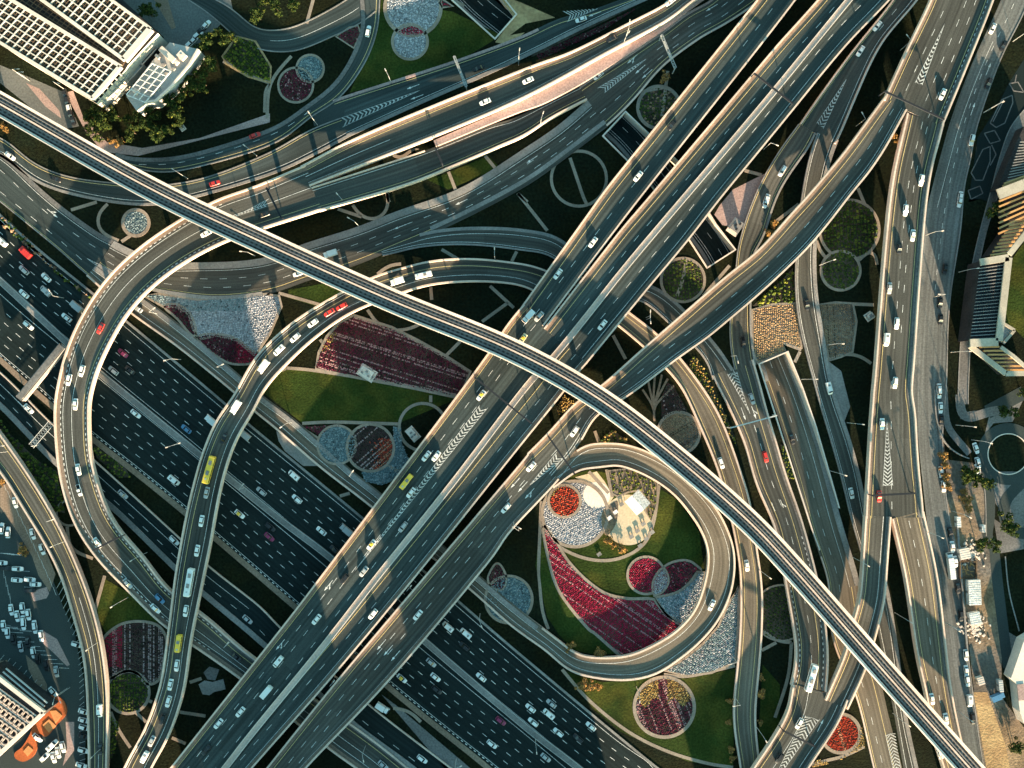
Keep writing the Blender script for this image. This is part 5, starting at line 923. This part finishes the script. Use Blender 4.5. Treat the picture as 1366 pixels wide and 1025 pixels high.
# annex
ZA = 9; r = empty('annex_building'); tag(r, 'low annex with rooftop plant and white pergola beside the garage', 'building'); pl = zpt('A 640,490 770,310 860,215 1005,250 960,330 870,440 780,515 735,520 690,560', ZA)
mb = MB(); mb.prism([(q.x, q.y) for q in pl], 0, ZA); mb.build('wall', grey_w, r)
mb = MB(); cw = zpt('A 1005,252 960,330 870,440 790,512 735,520', ZA)
for a, b in zip(cw, cw[1:]): mb.bar(a+Vector((0, 0, .4)), b+Vector((0, 0, .4)), .9, .9)
mb.build('parapet', M['concrete_pale'], r)
g0, g1, g2 = zpt('A 640,480 770,322 735,520', ZA+3); lattice(r, g0, g1-g0, (g2-g0)*1.0, 6, 3, .32, .4, M['white'], 'pergola', False)
mb = MB()
for q in (g0, g1, g2): mb.bar((q.x, q.y, ZA), (q.x, q.y, ZA+3), .3)
mb.build('pergola_post', M['white'], r)
for sp, w, d, h in (('A 852,282', 8.5, 2.6, 1.6), ('A 925,287', 3.6, 3.0, 1.8), ('A 893,317', 2.5, 2.0, 1.2), ('A 830,330', 2, 1.6, 1.0), ('A 800,290', 2.4, 1.2, .9), ('A 880,350', 1.8, 1.4, 1.0), ('A 800,455', 1.6, 1.6, 1.1), ('A 770,480', 1.6, 1.6, 1.1), ('A 690,465', 2.6, 2.2, .8), ('A 845,375', 1.5, 1.5, 1.)):
    q = zpt(sp, ZA)[0]; mb = MB(); mb.box((q.x, q.y, ZA+h/2), (w, d, h), -.75, taper=.94); mb.cyl((q.x, q.y, ZA+h), (q.x, q.y, ZA+h+.15), .5, n=10); mb.build('roof_unit', M['concrete_pale'] if w > 2 else M['concrete_grey'], r)
for poly, z, lb in (('A 700,260 770,205 800,240 720,330', 5.5, 'dark roofed link block between garage and annex'), ('A 600,350 690,300 730,330 640,425', 4.5, 'grey block tucked against the garage corner')):
    q = zpt(poly, z); mb = MB(); mb.prism([(a.x, a.y) for a in q], 0, z); r = mb.build('service_block', dark_r if z > 5 else grey_w); tag(r, lb, 'building')
    mb = MB()
    for a, b in zip(q, q[1:]+q[:1]): mb.bar((a.x, a.y, z+.2), (b.x, b.y, z+.2), .35, .5)
    mb.build('parapet', M['concrete_pale'], r)
    for k in range(4): a = q[0].lerp(q[2], .2+.2*k); mb = MB(); mb.box((a.x+k % 2, a.y, z+.4), (1.1, .9, .8), .4); mb.build('roof_unit', M['concrete_grey'], r)
# block with the rows of roof rings, lower left
ZB = 13; r = empty('mall_building'); tag(r, 'white roofed building with rows of ring shaped vents, bottom left corner', 'building'); pl = zpt('a2 310,632 -20,940 -420,640 -80,330', ZB)
mb = MB(); mb.prism([(q.x, q.y) for q in pl], 0, ZB); mb.build('wall', dark_r, r)
mb = MB()
for a, b in zip(pl, pl[1:]+pl[:1]): mb.bar(a+Vector((0, 0, .3)), b+Vector((0, 0, .3)), 1.7, 1.2)
mb.build('roof_edge', M['concrete_pale'], r)
c0, cu, cv = zpt('a2 215,672 -20,500 -95,960', ZB); U_, V_ = (cu-c0)/4.6, (cv-c0)/5.4
mb = MB()
for j in range(8): a = c0+V_*(j-.5); mb.bar(a-U_*.3+Vector((0, 0, .35)), a+U_*9+Vector((0, 0, .35)), .4, .5)
mb.build('roof_rib', M['concrete_pale'], r)
for j in range(7):
    for i in range(11):
        q = c0+V_*j+U_*(i*.62); mb = MB(); n = 14; R_ = 1.75; V = []
        for k in range(n):
            a = 2*math.pi*k/n; V += [(q.x+math.cos(a)*R_, q.y+math.sin(a)*R_, ZB+1.0), (q.x+math.cos(a)*R_*.72, q.y+math.sin(a)*R_*.72, ZB+1.0), (q.x+math.cos(a)*R_, q.y+math.sin(a)*R_, ZB), (q.x+math.cos(a)*R_*.72, q.y+math.sin(a)*R_*.72, ZB)]
        F = []
        for k in range(n): a, b = 4*k, 4*((k+1) % n); F += [(a, a+1, b+1, b)[::-1], (a, b, b+2, a+2)[::-1], (a+1, a+3, b+3, b+1)[::-1]]
        mb.add(V, F); mb.build('roof_vent', M['concrete'], r)
pl2 = zpt('a2 0,372 290,615', 12); mb = MB()
for k in range(3): d = Vector((.8, .9, 0))*k*1.6; mb.bar(pl2[0]+d, pl2[1]+d, .5, .5)
mb.build('roof_duct', M['steel'], r)
# orange terrace
ot = closed(pts('a2 300,560 340,520 400,515 455,560 468,640 400,720 330,800 285,780 255,800 265,870 235,940 170,975 115,955 108,915 160,870 210,790 240,720 320,640'), 6)
mb = MB(); mb.prism([tuple(q) for q in P(ot, 0)], 0, .5); r = mb.build('terrace', orange); tag(r, 'bright orange curved terrace with pale square panels', 'terrace')
for sp in ('a2 350,622 395,618 438,655 390,710', 'a2 300,720 345,680 395,725 345,775', 'a2 165,905 200,865 235,895 195,940'):
    mb = MB(); mb.prism([tuple(q) for q in P(pts(sp), .5)], .45, .75); mb.build('panel', orange2, r)
for k in range(5): q = pts('a2 %d,%d' % (30+68*k, 318+62*k))[0]; mb = MB(); mb.prism([tuple(P(q+np.array(d), 0)) for d in ((-6, -8), (4, -10), (10, 4), (0, 8))], 0, .7); tag(mb.build('planter', M['paving_brown']), '%s sunken planter along the dark strip of the ring vent building' % ORD[k], 'planter', 'planters along the strip')
# hotel with terraces on the right
def slats(parent, spec_a, spec_b, n, z, w, h, m, name, drop=0):
    a0, a1 = zpt(spec_a, z); b0, b1 = zpt(spec_b, z); mb = MB()
    for k in range(n+1): f = k/n; d = Vector((0, 0, -drop*f)); mb.bar(a0.lerp(a1, f)+d, b0.lerp(b1, f)+d, w, h)
    mb.build(name, m, parent)
ZH = 12; r = empty('hotel_building'); tag(r, 'zigzag hotel with louvred and stepped ochre terrace roofs, right edge', 'hotel')
def block(spec, z, m=dark_r): q = zpt(spec, z); mb = MB(); mb.prism([(a.x, a.y) for a in q], 0, z); mb.build('wall', m, r); return q
def frame(spec, z, w): 
    q = zpt(spec, z); mb = MB()
    for a, b in zip(q, q[1:]): mb.bar(a, b, w, .8)
    mb.build('roof_edge', trim, r)
block('a4 318,262 485,245 430,722 257,735', ZH-1.4); slats(r, 'a4 318,285 260,725', 'a4 475,262 424,715', 22, ZH-1, .35, .5, M['concrete_grey'], 'louvre'); slats(r, 'a4 330,280 275,722', 'a4 332,280 277,722', 1, ZH-.7, .3, .5, M['concrete_grey'], 'louvre')
mb = MB()
for k in range(1, 12): a0, a1, b0, b1 = zpt('a4 318,285 475,262 260,725 424,715', ZH-1.3); f = k/12; mb.bar(a0.lerp(a1, f), b0.lerp(b1, f), .3, .4)
mb.build('louvre', M['steel_dark'], r)
frame('a4 318,268 487,240 430,735', ZH, 3.0); frame('a4 258,748 424,742', ZH, 3.4)
block('a4 372,228 488,205 579,90 700,-60 560,-60 520,10', ZH-5.5); slats(r, 'a4 380,225 530,20', 'a4 480,212 640,0', 9, ZH-.6, .75, .8, ochre, 'terrace', 3.5); frame('a4 490,222 579,110 660,0', ZH+.2, 2.4)
block('a4 300,770 440,768 620,930 470,935', ZH-5.5); slats(r, 'a4 315,772 500,930', 'a4 430,770 640,930', 7, ZH-.6, .75, .8, ochre, 'terrace', 3); frame('a4 258,765 470,930 640,928', ZH-1, 2.2); frame('a4 440,772 520,830 620,920', ZH-1, 1.6)
block('a4 445,625 520,675 460,745 432,720', ZH-4, grey_w); frame('a4 445,625 522,672 455,750', ZH-3, 1.2)
block('D 1366,640 1320,740 1230,960 1366,930 1450,800', ZH-5.5); slats(r, 'D 1345,720 1275,930', 'D 1420,720 1400,900', 14, ZH-1, .4, .6, M['concrete_grey'], 'louvre'); frame('D 1235,985 1366,935 1440,900', ZH, 4.5); slats(r, 'D 1265,930 1245,975', 'D 1400,880 1380,930', 4, ZH-.6, .7, .6, ochre, 'terrace', 1)
slats(r, 'D 1240,1020 1250,1180', 'D 1440,940 1440,1090', 6, ZH-2, .8, .8, ochre, 'terrace', 2)
block('D 1245,1010 1440,945 1440,1150 1300,1130', ZH-5)
# covered stand at the lower right corner
mb = MB(); q = zpt('P 1366,380 1300,570 1330,600 1345,740 1366,800 1500,800 1500,300', 6); mb.prism([(a.x, a.y) for a in q], 0, 6); r = mb.build('pavilion', M['concrete_pale']); tag(r, 'pale curved pavilion roof cut by the right edge', 'building')
mb = MB(); a, b = zpt('P 1352,640 1366,700', 6.2); mb.box((a.x, a.y, 6.1), (3, 7, .3), .1); mb.build('roof_hatch', M['paving_pink'], r)
# building site pieces on the right
def cabin(sp, w, d, h, rz, m, label, name='site_cabin'):
    q = W3(*pts(sp)[0], 0); r = empty(name, q, rz); tag(r, label, 'cabin' if 'cabin' in name else 'container'); mb = MB(); mb.box((0, 0, h/2), (w, d, h)); mb.build('wall', m, r); mb = MB(); mb.box((0, 0, h+.1), (w+.2, d+.2, .2))
    for k in range(int(d)): mb.box((0, -d/2+.5+k, h+.23), (w, .12, .06))
    mb.build('roof', m, r); mb = MB(); mb.box((-w/2-.03, 0, 1.05), (.06, .9, 2.0)); mb.build('door', M['concrete_grey'], r)
cabin('a6 410,557', 5.2, 10.8, 2.8, .05, M['white'], 'long white site cabin beside the dusty road wall'); cabin('a6 345,295', 4.2, 4.4, 2.6, .2, M['concrete_pale'], 'small square pale site cabin above the excavation'); cabin('a6 305,80', 1.6, 4.4, 2.4, .05, M['white'], 'slim white cabin at the top of the building site'); cabin('a6 475,125', 1.4, 3.2, 2.2, 0, M['white'], 'tiny white cabin by the far fence of the building site')
cabin('a6 415,735', 4.5, 5, 2.5, .2, M['white'], 'white cabin among rubble below the long one'); cabin('P 1235,600', 1.6, 5, 2.4, .1, M['steel'], 'steel container next to the parked blue truck', 'steel_container'); cabin('P 1135,575', 2.6, 3.2, 2.3, .3, M['concrete_pale'], 'pale kiosk cabin near the parked cars')
mb = MB()
for k in range(260):
    if k < 150: x, y = pts('a6 %f,%f' % (random.gauss(430, 35), random.gauss(815, 35)))[0]
    else: x, y = pts('a6 %f,%f' % (random.gauss(400, 40), random.gauss(300, 40)))[0]
    q = P((x, y), 0); s_ = random.uniform(.25, 1.0); mb.box((q[0], q[1], .2+s_*.2), (s_*1.4, s_, s_*.6), random.random()*3, taper=.7)
tag(mb.build('rubble', M['concrete_pale']), kind='stuff')
q = W3(*pts('a6 380,410')[0], 0); r = empty('excavation_pit', q); tag(r, 'square timber shored pit with pale base', 'pit'); mb = MB()
for sx, sy, w, d in ((-3.6, 0, .5, 7.6), (3.6, 0, .5, 7.6), (0, -3.6, 6.7, .5), (0, 3.6, 6.7, .5)): mb.box((sx, sy, .6), (w, d, 1.4))
mb.build('shoring', brown, r); mb = MB()
for k in range(14): mb.box((random.uniform(-2.6, 2.6), random.uniform(-2.6, 2.6), .25), (1.6, .4, .4), random.random()*3)
mb.build('timber', ochre, r)
for sp, w, d, h, lb in (('F 568,940', 8, 5.5, 2.6, 'small white kiosk on a pad in the maroon field'), ('s 1133,583', 3.6, 3.6, 2.4, 'grey square hut on dark lawn by the right viaduct'), ('J 800,300', 4, 6.5, 2.8, 'grey kiosk at the edge of the broad viaduct'), ('A 925,650', 2.4, 2.4, 1.2, 'pale utility box on the hotel lawn'), ('r 118,815', 7, 5.2, 3.0, 'plant enclosure with dark machines on the pink paving')):
    q = W3(*pts(sp)[0], 0); r = empty('kiosk', q, {'r': .95, 'F': -.55, 'M': .15, 'J': .7}.get(sp[0], .6)); tag(r, lb, 'kiosk'); mb = MB(); mb.box((0, 0, h/2), (w*.7, d*.7, h), taper=.96); mb.build('wall', M['concrete_grey'], r)
    mb = MB(); mb.box((0, 0, .12), (w, d, .24)); mb.build('base_slab', M['concrete_pale'], r); mb = MB(); mb.box((0, 0, h+.08), (w*.74, d*.74, .16)); mb.build('roof', M['concrete_pale'] if h > 1 and sp[0] != 'r' else M['concrete_grey'], r)
    for k in range(3): mb = MB(); mb.box(((k-1)*w*.2, (k % 2-.5)*d*.25, h+.5), (1.0, .8, .7)); mb.build('roof_unit', M['steel_dark'] if sp[0] == 'r' else M['concrete_grey'], r)
q = W3(*pts('K 640,640')[0], 0); r = empty('pavilion', q, -.85); tag(r, 'white folded roof pavilion on the tan plaza in the loop', 'pavilion'); mb = MB()
mb.add([(-4, -4, 4.4), (4, -4, 4.4), (4, 0, 5.4), (-4, 0, 5.4), (4, 4, 4.4), (-4, 4, 4.4)], [(0, 1, 2, 3), (3, 2, 4, 5)]); mb.build('roof', M['white'], r); mb = MB()
for x, y in ((-3.5, -3.5), (3.5, -3.5), (3.5, 3.5), (-3.5, 3.5)): mb.cyl((x, y, 0), (x, y, 4.4), .15)
mb.build('post', M['steel'], r)
for k, sp in enumerate(('K 505,725', 'K 535,695', 'K 565,655', 'K 615,820', 'K 645,790', 'K 675,755', 'K 452,908', 'K 660,865', 'K 690,830', 'K 720,797')):
    q = W3(*pts(sp)[0], .2); r = empty('bench', q, .6); tag(r, '%s small pale seat from the upper end of the plaza' % ORD[k], 'bench', 'seats on the plaza'); mb = MB(); mb.box((0, 0, .45), (2.0, 1.6, .12)); mb.build('seat', M['white'] if k < 2 else M['concrete_grey'], r); mb = MB()
    for x in (-.7, .7): mb.box((x, 0, .2), (.2, 1.2, .4))
    mb.build('leg', M['concrete_grey'], r)
# concrete columns of far side fence, advertising mast bases etc. are left to the lamps above

# ------------------------------------------------------------------ trees and bushes
leafm = [plain('leaf_%d' % i, c) for i, c in enumerate(((.022, .038, .010), (.040, .055, .012), (.085, .088, .016), (.015, .025, .008)))]; barkm = plain('bark', (.09, .065, .045)); tawny = [plain('tawny_leaf_%d' % i, c) for i, c in enumerate(((.30, .17, .05), (.22, .11, .04), (.36, .24, .09), (.12, .07, .03)))]  # last palette: orange and brown leaf tones
def crown_mesh(seed, R, hh, n, mats):
    rr = random.Random(seed); mb = MB(); cl = [(rr.gauss(0, R*.42), rr.gauss(0, R*.42), hh*rr.uniform(.5, 1.0), R*rr.uniform(.28, .5)) for _ in range(11)]
    for _ in range(n):
        x, y, z, s = rr.choice(cl); d = Vector((rr.gauss(0, 1), rr.gauss(0, 1), rr.gauss(0, .8))).normalized()*s*rr.uniform(.6, 1.05); c = Vector((x, y, z))+d; a = Vector((rr.gauss(0, 1), rr.gauss(0, 1), rr.gauss(0, .5))).normalized(); b = a.cross(d+Vector((.01, .02, .03))).normalized(); q = rr.uniform(.28, .55)
        mb.add([c-a*q, c+b*q*.6, c+a*q, c-b*q*.6], [(0, 1, 2, 3)], rr.choices((0, 1, 2, 3), (4, 3, 1, 3))[0])
    return mb.mesh('crown', mats)
def trunk_mesh(hh):
    mb = MB(); mb.cyl((0, 0, -.2), (0, 0, hh*.6), .26, .15, 7)
    for k in range(4): a = k*1.6; mb.cyl((0, 0, hh*.45), (math.cos(a)*1.4, math.sin(a)*1.4, hh*.8), .12, .04, 5)
    return mb.mesh('trunk', [barkm])
CR = [crown_mesh(i, 3.2, 6.5, 620, leafm) for i in range(4)]; TM = trunk_mesh(6.5); DR = [crown_mesh(9+i, 2.6, 4.2, 420, tawny) for i in range(2)]; BT = trunk_mesh(3.6)
TREES = []
for sp in '''A 1120,185|A 1060,215|A 1030,270|A 1085,335|A 1040,380|A 985,420|A 935,470|A 1000,455|A 890,520|A 905,590|A 800,600|A 780,660|A 690,680|A 830,690|A 1045,435|A 540,640|A 1180,215|A 755,60|A 770,85|B 30,100|B 120,60|B 200,40|B 60,20|A 470,600|A 520,560|A 560,650|A 600,590|A 660,610|A 730,640|A 760,560|A 860,680|A 930,620|A 500,680
a5 330,560|a5 360,610|a5 600,140|a5 640,150|a5 650,930|a5 620,900|a6 440,230|a6 500,220|a5 430,600|a5 470,620|a4 340,470|H 1190,120|a5 740,10|P 1300,900|x 1290,850'''.replace('\n', '|').split('|'):
    x, y = pts(sp)[0]; k = len(TREES); s_ = random.uniform(.75, 1.25); r = empty('tree', W3(x, y, 0), random.random()*6); r.scale = (s_, s_, s_*random.uniform(.85, 1.1)); link('crown', CR[k % 4], r); link('trunk', TM, r); TREES.append((r, 'leafy tree', 'tall green' if s_ > 1 else 'small green', 'hotel garden' if x < 345 and y < 200 else 'dark garden at the top' if x < 500 else 'right edge verges', 'left side', x))
label_all(TREES, 'in the', lambda k: 'tree', lambda it: 'leafy trees'); BU = []
for sp in '''O 320,390|O 445,435|O 375,590|O 405,605|O 445,610|O 1110,680|O 1265,640|O 1270,560|O 1105,790|O 1265,790|O 1120,925|O 1125,970|A 570,720|A 610,725|D 700,690|D 725,720|a5 210,450|a5 215,520|a5 225,590|a5 235,660|a5 350,700|a5 370,760|a5 385,810|a5 345,740|I 15,540|A 20,640|A 40,660|r 370,860|K 560,880|K 530,860|K 500,840|C 780,400|r 400,790|a7 150,520|a7 165,555|O 300,405|O 460,440|O 360,605'''.split('|'):
    x, y = pts(sp)[0]; s_ = random.uniform(.55, .95); r = empty('bush', W3(x, y, 0), random.random()*6); r.scale = (s_, s_, s_*.7); link('crown', DR[len(BU) % 2], r); link('trunk', BT, r); BU.append((r, 'bush', 'dry orange', 'loop garden edge' if 690 < x < 1010 and y > 740 else 'verges on the right' if x > 1010 else 'verges on the left', 'left side', x))
label_all(BU, 'on the', lambda k: 'bush', lambda it: 'dry orange bushes')

# ------------------------------------------------------------------ unseen towers added south of the interchange, shaped to cast its shade bands
tower_wall = mat('tower_wall', (.32, .30, .28), .7, None, (.6, .1))
def tower(u0, u1, yend, zref, ybase, label):
    d = np.array((.262, .965)); pp = np.array((.965, -.262)); um = (u0+u1)/2; k0 = (ybase+.262*um)/.965; ke = (yend+.262*um)/.965
    h = zref+(k0-ke)*S*math.tan(SUN_EL); c = [P(pp*u+d*k, 0) for u, k in ((u0, k0), (u1, k0), (u1, k0+70), (u0, k0+70))]; o_ = sum(c)/4; r = empty('shade_tower', (o_[0], o_[1], 0)); tag(r, label, 'tower'); c = [q-o_ for q in c]
    mb = MB(); mb.prism([tuple(q) for q in c], 0, h); mb.build('wall', tower_wall, r); mb = MB()
    for z in np.arange(3.2, h-1, 3.6):
        for i in range(4):
            a, b = c[i], c[(i+1) % 4]; m_ = (a+b)/2; n_ = m_/np.linalg.norm(m_)*.06; mb.bar((a[0]*.96+b[0]*.04+n_[0], a[1]*.96+b[1]*.04+n_[1], z), (a[0]*.04+b[0]*.96+n_[0], a[1]*.04+b[1]*.96+n_[1], z), .1, 1.5)
    mb.build('window', M['glass'], r); mb = MB()
    for i in range(4): a, b = c[i]*.98, c[(i+1) % 4]*.98; mb.bar((*a, h+.3), (*b, h+.3), .5, .9)
    mb.build('parapet', M['concrete'], r)
TW = [(-165, -108, 665, 0), (-30, 4, 660, 8), (5, 110, 600, 9), (110, 211, 540, 9), (211, 307, 860, 9), (307, 400, 570, 9), (400, 478, 650, 9), (478, 512, 560, 0), (625, 705, 930, 0), (1122, 1158, 60, 5)]
for k, (u0, u1, ye, zr) in enumerate(TW): tower(u0, u1, ye, zr, 1330+35*(k % 3), '%s unseen shade tower from the west, south of the interchange' % ORD[k])
